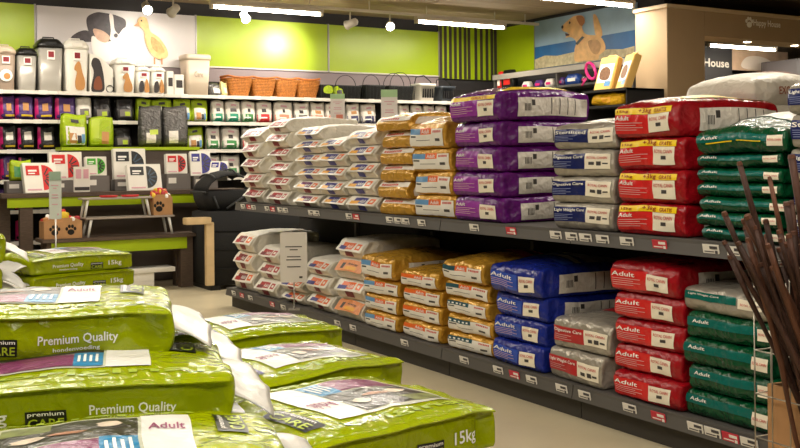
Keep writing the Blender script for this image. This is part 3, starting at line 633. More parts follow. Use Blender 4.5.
def stack(kinds, yc, n, T, W, z0, where, desc, L=.74, x0=None, group=None, lean=0., jit=1., topk=1.):
    global _seed
    if isinstance(kinds, str): kinds = [kinds] * n
    sets = {}
    for i in range(n):                                            # i from the bottom
        top = i == n - 1; kd = kinds[i]; care = CARES[i % 4] if kd.startswith('silver') else None
        key = (kd, top, care, i % 2)
        if key not in sets: sets[key] = sack_set(kd, W, T, L, random.randint(1, 900), top, care)
        d = desc[kd] if isinstance(desc, dict) else desc
        o = empty('pet_food_sack', ((x0 or XG + .04) + L / 2 + random.uniform(0, .035) * jit - (.02 if top and topk > 1 else 0), yc + random.uniform(-.018, .018) * jit + lean * i, z0 + i * T + .0005), R(random.uniform(-2.6, 2.6) * jit),
                  '%s, %s in %s' % (d, ordn(n - 1 - i, n), where), 'sack', group or 'sacks on the long shelving')
        if top: o.scale = (1, 1, topk)
        for nm, me in sets[key]:
            c = inst(nm, me, o)
            if nm in ('brand_marks', 'side_bars', 'barcode', 'small_print'): c['kind'] = 'stuff'
stack('white_red', 9.385, 5, .150, .47, ZU, 'the far-end upper stack', 'white sack with red print')
stack('white_red', 8.74, 6, .136, .46, ZU, 'the second upper stack from far end', 'white sack with red print', lean=.008)
stack(['white_violet', 'white_violet', 'white_blue', 'white_blue', 'white_blue', 'white_blue'], 8.13, 6, .120, .44, ZU, 'the third upper stack from far end', {'white_violet': 'white sack with violet print', 'white_blue': 'white sack with blue print'})
stack('white_blue', 7.63, 5, .122, .44, ZU, 'the fourth upper stack from far end', 'white sack with blue print')
stack('white_blue', 7.10, 5, .134, .46, ZU, 'the upper stack beside the gold sacks', 'white sack with blue print')
stack('gold_plain', 6.58, 6, .127, .48, ZU, 'the upper stack beside the white sacks', 'gold sack with white edge')
stack('gold_sky', 6.055, 4, 0.1638, .50, ZU, 'the upper stack beside the purple sacks', 'gold sack with white label', topk=1.20)
stack('purple', 5.49, 5, 0.1655, .56, ZU, 'the purple stack', 'purple sack with cream label', topk=1.20)
stack('silver_navy', 4.465, 4, .155, .52, ZU, 'the upper stack beside the red sacks', 'silver sack with navy panel')
stack('red_promo', 3.915, 4, 0.1728, .49, ZU, 'the upper red stack', 'red sack with yellow promotion strip', topk=1.12)
stack('green', 3.33, 7, .072, .53, ZU, 'the upper green stack', 'dark green sack', topk=1.75)
stack('white_yellow', 9.63, 3, .195, .48, ZL, 'the far-end lower stack', 'white sack with yellow edge')
stack('white_red', 9.04, 3, .162, .47, ZL, 'the second lower stack from far end', 'white sack with maroon print')
stack('white_tang', 8.47, 3, .112, .45, ZL, 'the lower stack behind the notice', 'white sack with orange print')
stack('white_tang', 7.90, 3, .152, .47, ZL, 'the lower stack right of the notice', 'white sack with orange print')
stack(['peach', 'white_tang', 'peach', 'white_tang'], 7.335, 4, .165, .47, ZL, 'the lower mixed stack beside gold sacks', {'peach': 'peach-fronted sack', 'white_tang': 'white-fronted sack'})
stack('gold_sky', 6.79, 4, 0.1306, .51, ZL, 'the lower stack beside the peach sacks', 'gold sack with white label', topk=1.35)
stack('gold_orange', 6.23, 4, .126, .52, ZL, 'the middle gold lower stack', 'gold sack with orange strip')
stack(['gold_tealwide', 'gold_tealwide', 'gold_tealwide', 'gold_teal', 'gold_teal'], 5.64, 5, .118, .52, ZL, 'the gold stack beside blue sacks', {'gold_tealwide': 'gold sack, wide teal strip', 'gold_teal': 'gold sack, teal-orange strip'}, topk=1.3)
stack('blue', 5.07, 4, 0.1515, .54, ZL, 'the blue stack', 'royal blue sack with cream label', topk=1.25)
stack('silver_red', 4.51, 2, .185, .49, ZL, 'the low pair between blue and red', 'silver sack with red panel')
stack('red', 3.945, 5, 0.1433, .52, ZL, 'the lower red stack', 'red sack with cream label', topk=1.20)
stack(['green'] * 4 + ['grey_green'], 3.425, 5, .131, .54, ZL, 'the lower green stack', {'green': 'dark green sack', 'grey_green': 'silver and green sack'})
# rear side of the shelving
stack('white_plain', 4.22, 5, .176, .56, ZU, 'the white stack behind the red sacks', 'plain white sack', L=.78, x0=4.72)
stack('silver_navy', 3.02 - .2, 5, .15, .46, ZU, 'the silver stack behind the twig basket', 'silver sack')
stack('white_plain', 7.6, 4, .14, .8, ZU, 'the rear stack behind the blue-printed sacks', 'long white sack', L=.6, x0=4.75)

# ------------------------------------------------------------------ wall shelving along the back wall
YS = 13.0
ZR = [2.40, 2.04, 1.67, 1.30, .93, .55, .15]
xe = [.2, 1.45, 2.80, 4.15, 5.50, 6.85, 8.20, 9.45]
WN = ['behind the left end of the display', 'at the left picture edge', 'behind the table display', 'behind the ledge of silver bags', 'below the wicker baskets', 'below the dark carriers', 'below the white tub by the corner']
for i in range(len(xe) - 1):
    a, b = xe[i] + .003, xe[i + 1] - .003
    g = empty('wall_shelf', label='white-edged wall shelving bay on the back wall, %s' % WN[i], cat='shelf unit', group='bays of shelving on the back wall')
    MB().box(a, 13.42, .1, b, 13.45, 2.62).build('back_panel', DARKBACK, g)
    for x in (a, b - .03): MB().box(x, 13.36, 0, x + .03, 13.42, 2.62).build('upright', SHELFGREY, g)
    for k, z in enumerate(ZR):
        MB().box(a, YS + .01, z - .025, b, 13.42, z).build('shelf', SHELFGREY if k else WHITE_SHELF, g)
        MB().box(a, YS - .006, z - .04, b, YS + .01, z + .004).build('price_rail', WHITE_SHELF, g)
        for q in range(3):
            t = inst('price_tag', tag_mesh('w')[0], g, (a + .2 + q * .45 + .07 * ((k * 7 + i * 3 + q) % 4), YS - .008, z - .018), (0, 0, R(90)))
ORD = ['first', 'second', 'third', 'fourth', 'fifth', 'sixth', 'seventh', 'eighth', 'ninth', 'tenth', 'eleventh', 'twelfth', 'thirteenth', 'fourteenth', 'fifteenth', 'sixteenth', 'seventeenth', 'eighteenth', 'nineteenth', 'twentieth', 'twenty-first', 'twenty-second', 'twenty-third', 'twenty-fourth', 'twenty-fifth', 'twenty-sixth']
# standing pouch
def pouch_fn(w_, h, d, seed):
    def F(u, v, off=0.):                                            # front surface, u -1..1, v 0..1
        prof = (math.sin(min(1, v / .22) * math.pi / 2) ** .5) * (1 - max(0, v - .22) / .78) ** .75 if v < .97 else 0
        y = -(d / 2) * prof * (1 - abs(u) ** 4 * .85) - off - .003
        x = u * w_ / 2 * (1 + .05 * math.sin(v * 3.1) - .04 * v)
        k = noise.noise(Vector((u * 2.2 + seed, v * 4, seed * .7))) * .008
        z = v * h + (.010 * math.sin(u * 3 + seed) * v)
        return Vector((x, y + k * (1 - v * .5), z))
    return F
def pouch(name, x, y, z, w_, h, d, bodym, decs, label, group, yaw=0, cat='bag', rx=0):
    o = empty(name, (x, y, z), yaw, label, cat, group, rx=rx); sd = random.random() * 20; F = pouch_fn(w_, h, d, sd)
    v = []; f = []; nu, nv = 8, 10
    for sgn in (1, -1):
        k = len(v)
        for i in range(nu + 1):
            for j in range(nv + 1):
                p = F(-1 + 2 * i / nu, j / nv); v.append((p.x, p.y * sgn, p.z))
        for i in range(nu):
            for j in range(nv):
                a = k + i * (nv + 1) + j; q = (a, a + nv + 1, a + nv + 2, a + 1); f.append(q if sgn > 0 else q[::-1])
    bm = bmesh.new(); me = bpy.data.meshes.new('body'); me.from_pydata(v, [], f); bm.from_mesh(me); bmesh.ops.remove_doubles(bm, verts=bm.verts, dist=.0005); bmesh.ops.holes_fill(bm, edges=bm.edges); bm.to_mesh(me); bm.free()
    me.materials.append(bodym); me.polygons.foreach_set('use_smooth', [True] * len(me.polygons)); inst('body', me, o)
    for q, (nm, u0, v0, u1, v1, m) in enumerate(decs):
        vv = []; ff = []
        for i in range(5):
            for j in range(5): vv.append(F(u0 + (u1 - u0) * i / 4, v0 + (v1 - v0) * j / 4, .003 + .001 * q))
        for i in range(4):
            for j in range(4): a = i * 5 + j; ff.append((a, a + 5, a + 6, a + 1))
        me = bpy.data.meshes.new(nm); me.from_pydata(vv, [], ff); me.materials.append(m); inst(nm, me, o)
    return o
MAG = mat('magenta_print', (196, 30, 110), .4); VIO = film('violet_pouch', (78, 52, 112), .3); WHF = film('white_pouch', (222, 216, 206), .38); BKF = film('black_pouch', (38, 36, 38), .28)
LMF = film('lime_pouch', (158, 182, 30), .3); GYF = film('grey_pouch', (96, 94, 92), .25, .4, .4); YLW = mat('yellow_print', (224, 190, 40), .4)
TLP = mat('teal_pouch_print', (14, 138, 106), .4); GRP = mat('green_pouch_print', (56, 132, 66), .4); RDP = mat('red_pouch_print', (206, 40, 40), .4); SLP = mat('salmon_print', (222, 132, 104), .4); NVP = mat('navy_pouch_print', (52, 50, 92), .4); DGP = mat('dark_dog_print', (52, 46, 46), .5); TNP = mat('tan_dog_print', (186, 132, 74), .5); PKP = mat('pink_print', (212, 160, 172), .5)
def d_vio(): return [('magenta_strip', -.95, .05, -.62, .9, MAG), ('picture', -.2, .38, .42, .7, TNP), ('yellow_line', -.4, .14, .8, .22, YLW)]
def d_wht(c, dog=DGP): return [('colour_band', -.9, .03, .9, .40, c), ('band_print', -.7, .2, .2, .26, WHITE_P), ('picture', random.uniform(-.5, -.1), .48, random.uniform(.05, .35), .64, dog), ('brand_mark', -.3, .74, .35, .82, PKP)]
def d_blk(c=MAG): return [('side_strip', -.95, .05, -.66, .9, c), ('picture', -.3, .4, .5, .72, WHF), ('yellow_line', -.4, .12, .7, .19, YLW)]
def d_sil(): return [('picture', -.6, .2, .5, .5, GREYBOX), ('lime_mark', -.1, .22, .4, .4, LIME_P)]
def d_lim(): return [('picture_ground', -.7, .08, .72, .62, WHF), ('picture', -.5, .12, .05, .42, TNP), ('picture_dark', .1, .12, .4, .36, DGP), ('blue_mark', .42, .12, .7, .4, SKYB), ('lettering_block', -.3, .74, .3, .84, DGP)]
r2 = [(2.22, .18, VIO, d_vio, 'purple'), (2.42, .22, VIO, d_vio, 'purple'), (2.65, .22, VIO, d_vio, 'purple'), (2.91, .25, VIO, d_vio, 'purple'), (3.14, .2, WHF, d_sil, 'white and grey'), (3.37, .24, BKF, d_sil, 'black and silver'), (3.66, .25, BKF, d_sil, 'black and silver'),
      (3.91, .2, LMF, d_lim, 'lime'), (4.15, .28, LMF, d_lim, 'lime'), (4.43, .24, LMF, d_lim, 'lime'), (4.67, .22, LMF, d_lim, 'lime'), (4.93, .19, WHF, lambda: d_wht(TLP), 'white and teal'), (5.15, .23, WHF, lambda: d_wht(TLP), 'white and teal'), (5.375, .21, WHF, lambda: d_wht(GRP), 'white and green'),
      (5.61, .24, WHF, lambda: d_wht(RDP), 'white and red'), (5.9, .28, WHF, lambda: d_wht(SLP), 'white and salmon'), (6.19, .25, WHF, lambda: d_wht(GREYBOX), 'white and grey'), (6.44, .23, WHF, lambda: d_wht(SLP, TNP), 'white and salmon'), (6.64, .15, WHF, lambda: d_wht(SLP), 'white and salmon'), (7.02, .22, WHF, lambda: d_wht(NVP, TNP), 'white and navy'), (7.27, .26, WHF, lambda: d_wht(NVP, TNP), 'white and navy'),
      (7.89, .2, WHF, lambda: d_wht(DGP, TNP), 'white and black'), (8.12, .21, WHF, lambda: d_wht(NVP), 'white and navy'), (8.34, .21, WHF, lambda: d_wht(PKP), 'white and pink'), (8.57, .2, WHF, lambda: d_wht(PKP), 'white and pink')]
for i, (x, w_, m, d, c) in enumerate(r2): pouch('pet_food_bag', x, 13.13, 2.041, w_, .30, .16, m, d(), '%s bag, %s from the left on the back wall\'s second shelf' % (c, ORD[i]), 'bags on the back wall', random.uniform(-.06, .06))
r3 = [(2.23, .2, BKF, d_blk, 'black and magenta'), (2.44, .21, BKF, d_blk, 'black and magenta'), (2.68, .22, BKF, d_blk, 'black and magenta'), (3.63, .25, BKF, d_sil, 'black and silver'), (4.60, .24, LMF, d_lim, 'lime'), (4.86, .2, WHF, lambda: d_wht(GRP), 'white and green'), (5.11, .27, WHF, lambda: d_wht(GRP), 'white and green'), (5.4, .24, WHF, lambda: d_wht(RDP), 'white and red')]
for i, (x, w_, m, d, c) in enumerate(r3): pouch('pet_food_bag', x, 13.13, 1.671, w_, .31, .16, m, d(), '%s bag, %s from the left on the back wall\'s third shelf' % (c, ORD[i]), 'bags on the back wall', random.uniform(-.06, .06))
r4 = [(2.23, .2, VIO, d_vio, 'purple'), (2.44, .2, BKF, d_blk, 'black and magenta'), (4.60, .22, WHF, lambda: d_wht(TLP), 'white and teal'), (4.86, .2, WHF, lambda: d_wht(GRP), 'white and green'), (5.11, .27, WHF, lambda: d_wht(GRP), 'white and green')]
for i, (x, w_, m, d, c) in enumerate(r4): pouch('pet_food_bag', x, 13.13, 1.301, w_, .30, .16, m, d(), '%s bag, %s from the left on the back wall\'s fourth shelf' % (c, ORD[i]), 'bags on the back wall', random.uniform(-.06, .06))
r5 = [(1.9, .22, VIO, d_vio, 'purple'), (2.15, .2, VIO, d_vio, 'purple'), (2.4, .2, BKF, d_blk, 'black and magenta')]
for k, z in ((0, .931), (1, .551)):
    for i, (x, w_, m, d, c) in enumerate(r5): pouch('pet_food_bag', x, 13.13, z, w_, .28, .16, m, d(), '%s bag, %s from the left on the back wall\'s %s shelf' % (c, ORD[i], ('fifth', 'sixth')[k]), 'bags on the back wall', random.uniform(-.06, .06))
# top shelf: food bins, boxes, baskets
ZT = 2.402
def bin_(x, w_, h, bodym, lidm, label, badge=True, pic=None, y=13.2, d=.32):
    o = empty('food_bin', (x, y, ZT), 0, label, 'storage bin', 'bins on the top shelf'); a = w_ / 2
    MB().loft([(0, a * .80, d / 2 * .82, .04), (.02, a * .84, d / 2 * .86, .045), (h * .84, a * .97, d / 2 * .97, .05)], seg=5).build('body', bodym, o, True)
    l = MB().loft([(h * .82, a * 1.03, d / 2 * 1.03, .05), (h * .88, a * 1.05, d / 2 * 1.05, .055), (h * .91, a * .98, d / 2 * .98, .05), (h * .97, a * .80, d / 2 * .8, .05), (h, a * .66, d / 2 * .66, .04)], seg=5).build('lid', lidm, o, True)
    MB().box(-a * .42, -d / 2 * 1.07 - .012, h * .86, a * .42, -d / 2 * 1.0, h * .93).build('latch', lidm, o, bevel=.004)
    MB().tube([(-a * .5, 0, h * .97), (-a * .42, 0, h + .025), (a * .42, 0, h + .025), (a * .5, 0, h * .97)], .009, 6).build('handle', lidm, o, True)
    yf = -d / 2 * .965
    if badge: b_ = MB().box(-.045, yf - .012, h * .60, .045, yf + .004, h * .77).build('badge', WHITE_P, o); MB().box(-.034, yf - .014, h * .64, .034, yf - .012, h * .75).build('badge_print', mat('badge_red', (128, 26, 36), .5), o)
    if pic:
        for nm, poly, m in pic:
            MB().prism([(px_ * a, h * pz) for px_, pz in smoothpoly(poly, 3)], 'y', yf - .004, yf - .0085 - .001 * len(nm) / 10).build(nm, m, o)
    return o
SITDOG = lambda m1, m2: [('dog_picture', [(-.1, .05), (.5, .05), (.62, .2), (.4, .38), (.25, .55), (.05, .58), (-.2, .5), (-.25, .42), (-.05, .38), (-.2, .2)], m1), ('dog_patch', [(.2, .06), (.5, .06), (.52, .2), (.3, .25)], m2)]
BEIGEB = mat('taupe_plastic', (150, 132, 116), .4); WPL = mat('white_plastic', (226, 222, 212), .4)
b_ = bin_(2.20, .24, .54, BEIGEB, mat('tan_plastic', (188, 168, 148), .4), 'taupe food bin at the left end of the top shelf'); MB().prism(disc_poly(0, .18, .075, 16), 'y', -.152, -.16).build('round_picture', WHITE_P, b_); MB().prism(disc_poly(.01, .17, .04, 10), 'y', -.16, -.163).build('dog_picture', TNP, b_)
bin_(2.45, .24, .53, SILVERP, BLACK, 'shorter silver food bin with black lid on the top shelf')
bin_(2.73, .31, .66, SILVERP, BLACK, 'tall silver food bin with black lid on the top shelf')
bin_(3.05, .30, .66, WPL, WPL, 'tall white food bin with a dog picture on the top shelf', True, SITDOG(TNP, GRP))
o = empty('product_carton', (3.36, 13.2, ZT), .0, 'white carton showing a dark sitting dog between two white bins', 'carton', 'cartons on the top shelf')
MB().prism([(-.15, 0), (.15, 0), (.15, .30), (-.02, .46), (-.15, .50)], 'y', -.13, .13).build('box', WHITEBOX, o, bevel=.004)
MB().prism(smoothpoly([(-.13, .02), (.02, .02), (.03, .15), (.01, .3), (-.03, .42), (-.1, .44), (-.13, .36), (-.1, .25)]), 'y', -.131, -.134).build('dog_picture', DGP, o); MB().prism(smoothpoly([(-.1, .05), (0, .05), (-.02, .2), (-.08, .18)]), 'y', -.135, -.137).build('dog_patch', mat('rust_print', (130, 70, 40), .5), o)
o = empty('food_scoop', (3.46, 13.06, ZT), 0, 'black wire ring stand beside a white bin on the top shelf', 'stand'); MB().tube([(.045 * math.cos(i * .52), 0, .05 + .045 * math.sin(i * .52)) for i in range(12)], .006, 6, True).build('ring', BLACK, o); MB().tube([(.05, 0, 0), (.05, 0, .2)], .006, 6).build('post', BLACK, o)
bin_(3.66, .28, .45, WPL, WPL, 'middle white food bin with a yellow puppy picture', True, SITDOG(TNP, TNP))
bin_(3.91, .19, .36, WPL, WPL, 'left of two small white bins picturing two puppies', True, [('dog_picture', [(-.7, .08), (-.1, .08), (0, .3), (-.2, .48), (-.6, .4)], DGP), ('second_dog_picture', [(.1, .08), (.7, .08), (.7, .3), (.4, .55), (.15, .4)], TNP)], d=.24)
bin_(4.11, .19, .36, WPL, WPL, 'right of two small white bins picturing two puppies', True, [('dog_picture', [(-.7, .08), (-.1, .08), (0, .3), (-.2, .48), (-.6, .4)], DGP), ('second_dog_picture', [(.1, .08), (.7, .08), (.7, .3), (.4, .55), (.15, .4)], TNP)], d=.24)
for x, w_, h, lb in ((4.26, .09, .31, 'narrow white carton right of the small puppy bins'), (4.38, .13, .27, 'low white carton left of the big cream bin')):
    o = empty('product_carton', (x, 13.15, ZT), 0, lb, 'carton', 'cartons on the top shelf'); MB().box(-w_ / 2, -.08, 0, w_ / 2, .08, h).build('box', WHITEBOX, o, bevel=.004); MB().box(-w_ * .3, -.084, h * .35, w_ * .35, -.08, h * .72).build('print', DGP, o)
o = empty('food_bin', (4.645, 13.2, ZT), 0, 'big cream bin with rounded rim on the top shelf', 'storage bin', 'bins on the top shelf'); CRM = mat('cream_plastic', (214, 198, 178), .4)
MB().loft([(0, .145, .13, .04), (.48, .172, .15, .05)], seg=5).build('body', CRM, o, True); MB().loft([(.475, .18, .158, .05), (.50, .187, .165, .055), (.535, .185, .163, .055), (.55, .17, .15, .05)], seg=5).build('lid', CRM, o, True)
inst('script', text_mesh([('Care', (-.06, .24, .06, .32), 0)], lambda u, v: Vector((u, -.152, v)), 'script', mat('taupe_ink', (170, 152, 136), .5)), o)
pouch('treat_bag', 4.90, 13.12, ZT, .22, .17, .14, GYF, [('picture', -.4, .2, .4, .6, WHF)], 'small silver treat bag beside the first wicker basket', 'bags on the back wall')
pouch('treat_bag', 5.01, 13.10, ZT, .12, .19, .1, film('cream_pouch', (226, 206, 140), .35), [('picture', -.4, .2, .4, .6, WHF)], 'small cream treat bag leaning on the first wicker basket', 'bags on the back wall', .4)
# wicker baskets: one woven mesh shared by four
def rrect(a, b, r, n=5):
    o = []
    for k, (sx, sy) in enumerate(((1, 1), (-1, 1), (-1, -1), (1, -1))):
        for j in range(n): g = math.pi / 2 * (k + j / (n - 1)); o.append((sx * (a - r) + r * math.cos(g), sy * (b - r) + r * math.sin(g)))
    return o
def dense(poly, step):
    o = []; n = len(poly)
    for i in range(n):
        p, q = Vector(poly[i]), Vector(poly[(i + 1) % n]); k = max(1, int((q - p).length / step))
        o += [tuple(p.lerp(q, j / k)) for j in range(k)]
    return o
wv = MB(); ht = .25; nr = 12
for k in range(nr):
    t = k / (nr - 1); a, b = .13 + .05 * t, .11 + .045 * t; P = dense(rrect(a, b, .03), .03)
    pts = []
    for i, p in enumerate(P):
        s_ = 1 + .035 * (1 if (i + k) % 2 else -1); pts.append((p[0] * s_, p[1] * s_, .012 + t * ht))
    wv.tube(pts, .0125, 5, True)
me_w = wv.mesh('weave', WICKER, True)
st = MB()
for p in dense(rrect(.13, .11, .03), .06): st.tube([(p[0], p[1], 0), (p[0] * 1.385, p[1] * 1.41, ht + .02)], .005, 4)
me_s = st.mesh('stakes', WICKER)
me_r = MB().tube([(p[0], p[1], ht + .03 + .02 * (p[0] / .18) ** 2) for p in dense(rrect(.185, .16, .035), .03)], .017, 6, True).mesh('rim', mat('wicker_rim', (178, 100, 40), .5, var=.25, vscale=30), True)
me_f = MB().loft([(.0, .125, .105, .03), (.012, .128, .108, .03)]).mesh('floor_mat', WICKER)
for x, lb, ya in ((5.24, 'first wicker basket from the left on the top shelf', .03), (5.60, 'second wicker basket from the left on the top shelf', -.04), (5.94, 'third wicker basket from the left on the top shelf', .05), (6.28, 'rightmost wicker basket on the top shelf', -.02)):
    o = empty('wicker_basket', (x, 13.2, ZT), ya, lb, 'basket', 'wicker baskets on the top shelf'); o.scale = (.97, 1, .92)
    for nm, me in (('weave', me_w), ('stakes', me_s), ('rim', me_r), ('bottom', me_f)): inst(nm, me, o)
# dark carriers with hoop handles, then tubs
MESHB = mat('black_mesh', (24, 26, 26), .6, bump=.3, bscale=90)
for x, w_, h, lb, hoop in ((6.58, .24, .20, 'small black carrier right of the wicker baskets', 0), (6.95, .42, .20, 'wide black carrier with a tall hoop on the top shelf', 1), (7.38, .36, .22, 'black hooped carrier third from the wicker baskets', 1), (7.83, .46, .22, 'black carrier with hoop left of the white tub', 2)):
    o = empty('pet_carrier', (x, 13.2, ZT), 0, lb, 'pet carrier', 'black carriers on the top shelf'); a = w_ / 2
    MB().loft([(0, a * .85, .13, .04), (h * .9, a * .97, .15, .05), (h, a, .155, .05), (h, a * .9, .13, .05), (.03, a * .8, .12, .04)], seg=4).build('basket', MESHB, o, True)
    for k in range(7): MB().tube([(-a * .9 + k * a * .3, -.155, 0), (-a * .95 + k * a * .317, -.162, h)], .004, 4).build('bar', BLACK, o)
    if hoop:
        for yy in ((0,) if hoop == 1 else (-.1, .1)): MB().tube([(a * .8 * math.cos(g * math.pi / 10), yy, h + (.16 if hoop == 1 else .21) * math.sin(g * math.pi / 10)) for g in range(11)], .005, 6).build('hoop', BLACK, o, True)
    else: MB().prism(smoothpoly([(-.06, .08), (.06, .08), (.07, .16), (0, .19), (-.07, .15)]), 'y', -.156, -.166).build('leaf_print', LMF, o)
pouch('treat_bag', 6.76, 13.08, ZT, .17, .19, .12, LMF, [('picture', -.5, .2, .5, .65, DGP)], 'lime and black treat bag between two black carriers', 'bags on the back wall')
for x, w_, h, m, lb in ((8.29, .30, .27, WPL, 'white slatted tub with raised handle on the top shelf'), (8.66, .28, .24, mat('slate_plastic', (60, 68, 78), .45), 'slate blue tub at the right end of the top shelf')):
    o = empty('storage_tub', (x, 13.2, ZT), 0, lb, 'tub', 'tubs on the top shelf'); a = w_ / 2
    MB().loft([(0, a * .82, .12, .03), (h * .86, a * .95, .145, .04), (h * .86, a * 1.03, .16, .04), (h, a * 1.05, .162, .04), (h, a * .93, .14, .04), (.03, a * .78, .11, .03)], seg=4).build('body', m, o, True)
    for k in range(5): MB().box(-a * .6 + k * a * .28, -.16, h * .2, -a * .6 + k * a * .28 + .014, -.125, h * .7).build('groove', DARKBACK, o)
    MB().tube([(-a * 1.0, 0, h), (-a * .9, -.02, h + .10), (0, -.03, h + .13), (a * .9, -.02, h + .04), (a, 0, h)], .009, 6).build('handle', BLACK, o, True)

# ------------------------------------------------------------------ tiered table display
TB = empty('display_table', label='dark oak display table with lime apron in front of the wall shelving', cat='table')
MB().box(1.98, 12.12, 1.11, 4.95, 12.62, 1.16).build('table_top', WOOD, TB, bevel=.004)
MB().box(2.05, 12.15, 1.00, 4.9, 12.17, 1.11).build('apron', LIME_WALL, TB)
lg = MB().box(0, 0, 0, .14, .10, 1.11).mesh('leg', WOOD)
for x, y in ((2.19, 12.17), (4.75, 12.17), (2.0, 12.5), (4.75, 12.5)): inst('leg', lg, TB, (x, y, 0))
BE = empty('display_bench', label='low dark oak bench with lime apron in front of the display table', cat='bench')
MB().box(2.34, 11.72, .61, 4.17, 12.11, .65).build('bench_top', WOOD, BE, bevel=.004)
MB().box(2.45, 11.76, .47, 4.02, 11.78, .605).build('apron', LIME_WALL, BE)
lg = MB().box(0, 0, 0, .15, .12, .61).mesh('leg', WOOD)
for x, y in ((3.95, 11.78), (2.4, 11.78), (2.4, 11.98), (3.95, 11.98)): inst('leg', lg, BE, (x, y, 0))
PL = empty('display_plinth', label='taupe plinth with lime ledge behind the display table', cat='plinth')
MB().box(2.80, 12.66, 0, 4.48, 12.97, 1.66).build('panel', mat('taupe_panel', (88, 76, 68), .65, bump=.1, bscale=30), PL)
MB().box(2.76, 12.63, 1.66, 4.50, 12.98, 1.70).build('ledge', LIME_WALL, PL)
pouch('pet_food_bag', 2.94, 12.80, 1.70, .32, .41, .2, LMF, d_lim(), 'lime bag picturing dogs at the left end of the lime ledge', 'bags on the lime ledge', .1)
pouch('pet_food_bag', 3.27, 12.80, 1.70, .30, .38, .2, LMF, [('picture', .15, .1, .7, .5, TNP), ('fold', -.7, .1, -.05, .9, LIME_P)], 'lime bag turned sideways on the lime ledge', 'bags on the lime ledge', -.35)
pouch('pet_food_bag', 3.90, 12.80, 1.70, .30, .53, .2, GYF, [('picture', -.5, .1, .3, .35, WHF), ('lime_mark', -.2, .3, .5, .42, LIME_P)], 'silver-grey bag left of its twin on the lime ledge', 'bags on the lime ledge')
pouch('pet_food_bag', 4.22, 12.80, 1.70, .33, .53, .2, GYF, [('picture', -.5, .1, .2, .4, WHF)], 'silver-grey bag right of its twin on the lime ledge', 'bags on the lime ledge', -.15)
# cartons with a window half-disc, leaning back
def carton(x, y, z, w_, h, colm, label, yaw=0., tilt=-18, d=.09):
    o = empty('bowl_carton', (x, y, z), R(yaw), label, 'carton', 'white cartons on the display table', rx=R(tilt))
    MB().box(-w_ / 2, 0, 0, w_ / 2, d, h).build('box', WHITEBOX, o, bevel=.004)
    MB().box(-w_ * .42, -.003, h * .58, -w_ * .02, 0, h * .90).build('title_block', colm, o)
    MB().box(-w_ * .36, -.005, h * .70, -w_ * .10, -.003, h * .76).box(-w_ * .36, -.005, h * .62, -w_ * .16, -.003, h * .66).build('title_print', WHITE_P, o)
    r = h * .42; cx = w_ * .06
    MB().prism([(cx, h * .5 - r)] + [(cx + r * .95 * math.sin(g * math.pi / 12), h * .5 - r * math.cos(g * math.pi / 12)) for g in range(1, 12)] + [(cx, h * .5 + r)], 'y', 0, -.004).build('window', colm, o)
    b = MB()
    for g in range(1, 6):
        an = g * math.pi / 6; c, s_ = -math.cos(an), math.sin(an); p = Vector((cx + r * .25 * s_, h * .5 + r * .25 * c)); q = Vector((cx + r * .85 * s_, h * .5 + r * .85 * c)); n_ = Vector((-c, s_)) * .008
        b.prism([(p.x + n_.x, p.y + n_.y), (q.x + n_.x, q.y + n_.y), (q.x - n_.x, q.y - n_.y), (p.x - n_.x, p.y - n_.y)], 'y', -.004, -.007)
    b.build('window_ribs', DGP if colm is not BLACK_P else mat('blue_grey', (50, 70, 90), .4), o)
    MB().box(-w_ * .42, -.003, h * .08, w_ * .0, 0, h * .13).build('base_print', PKP, o)
def gbox(x0, y0, z0, x1, y1, z1, label, m=GREYBOX):
    o = empty('grey_carton' if m is GREYBOX else 'flat_carton', ((x0 + x1) / 2, (y0 + y1) / 2, z0), 0, label, 'carton', 'plain cartons around the display')
    MB().box((x0 - x1) / 2, (y0 - y1) / 2, 0, (x1 - x0) / 2, (y1 - y0) / 2, z1 - z0).build('box', m, o, bevel=.004)
    MB().box(-(x1 - x0) * .42, (y0 - y1) / 2 - .002, (z1 - z0) * .4, -(x1 - x0) * .1, (y0 - y1) / 2, (z1 - z0) * .75).build('sticker', TAG_W, o)
RBX = mat('carton_red', (204, 36, 34), .45); GBX = mat('carton_green', (70, 170, 40), .45); BBX = mat('carton_blue', (44, 40, 130), .45)
gbox(2.55, 12.34, 1.161, 2.98, 12.58, 1.30, 'grey carton under the rear red-printed carton')
gbox(2.98, 12.28, 1.161, 3.24, 12.56, 1.35, 'grey carton under the green-printed carton')
gbox(3.34, 12.42, 1.161, 3.78, 12.60, 1.30, 'grey carton under the rear black-printed carton')
gbox(3.95, 12.30, 1.161, 4.26, 12.58, 1.36, 'grey carton under the short red-printed carton')
gbox(4.30, 12.30, 1.161, 4.62, 12.58, 1.33, 'grey carton under the blue-printed carton')
gbox(2.08, 12.36, 1.161, 2.42, 12.56, 1.30, 'grey carton under the green leafy pack at the table end')
carton(2.44, 12.18, 1.165, .38, .37, RBX, 'white carton with red window leaning at the table\'s left end', 6, -20)
carton(2.76, 12.40, 1.302, .38, .34, RBX, 'white carton with red window behind the leaning front one', 0, -8)
carton(3.10, 12.34, 1.352, .25, .23, GBX, 'white carton with green window on a grey carton', 0, -6)
carton(3.54, 12.44, 1.302, .40, .38, BLACK_P, 'white carton with black window, the rear of two', 0, -8)
carton(3.66, 12.20, 1.165, .42, .33, BLACK_P, 'white carton with black window, the front of two', 3, -14)
carton(4.10, 12.34, 1.362, .27, .25, RBX, 'short white carton with red window right of the black ones', 0, -6)
carton(4.42, 12.36, 1.332, .26, .32, BBX, 'tall white carton with blue window at the table\'s right', -8, -14)
carton(4.40, 11.72, 1.33, .22, .24, BBX, 'small white carton with blue window lying on the stroller', -30, -40)
for k, (x, y) in enumerate(((2.86, 12.22), (2.90, 12.24))):
    pass
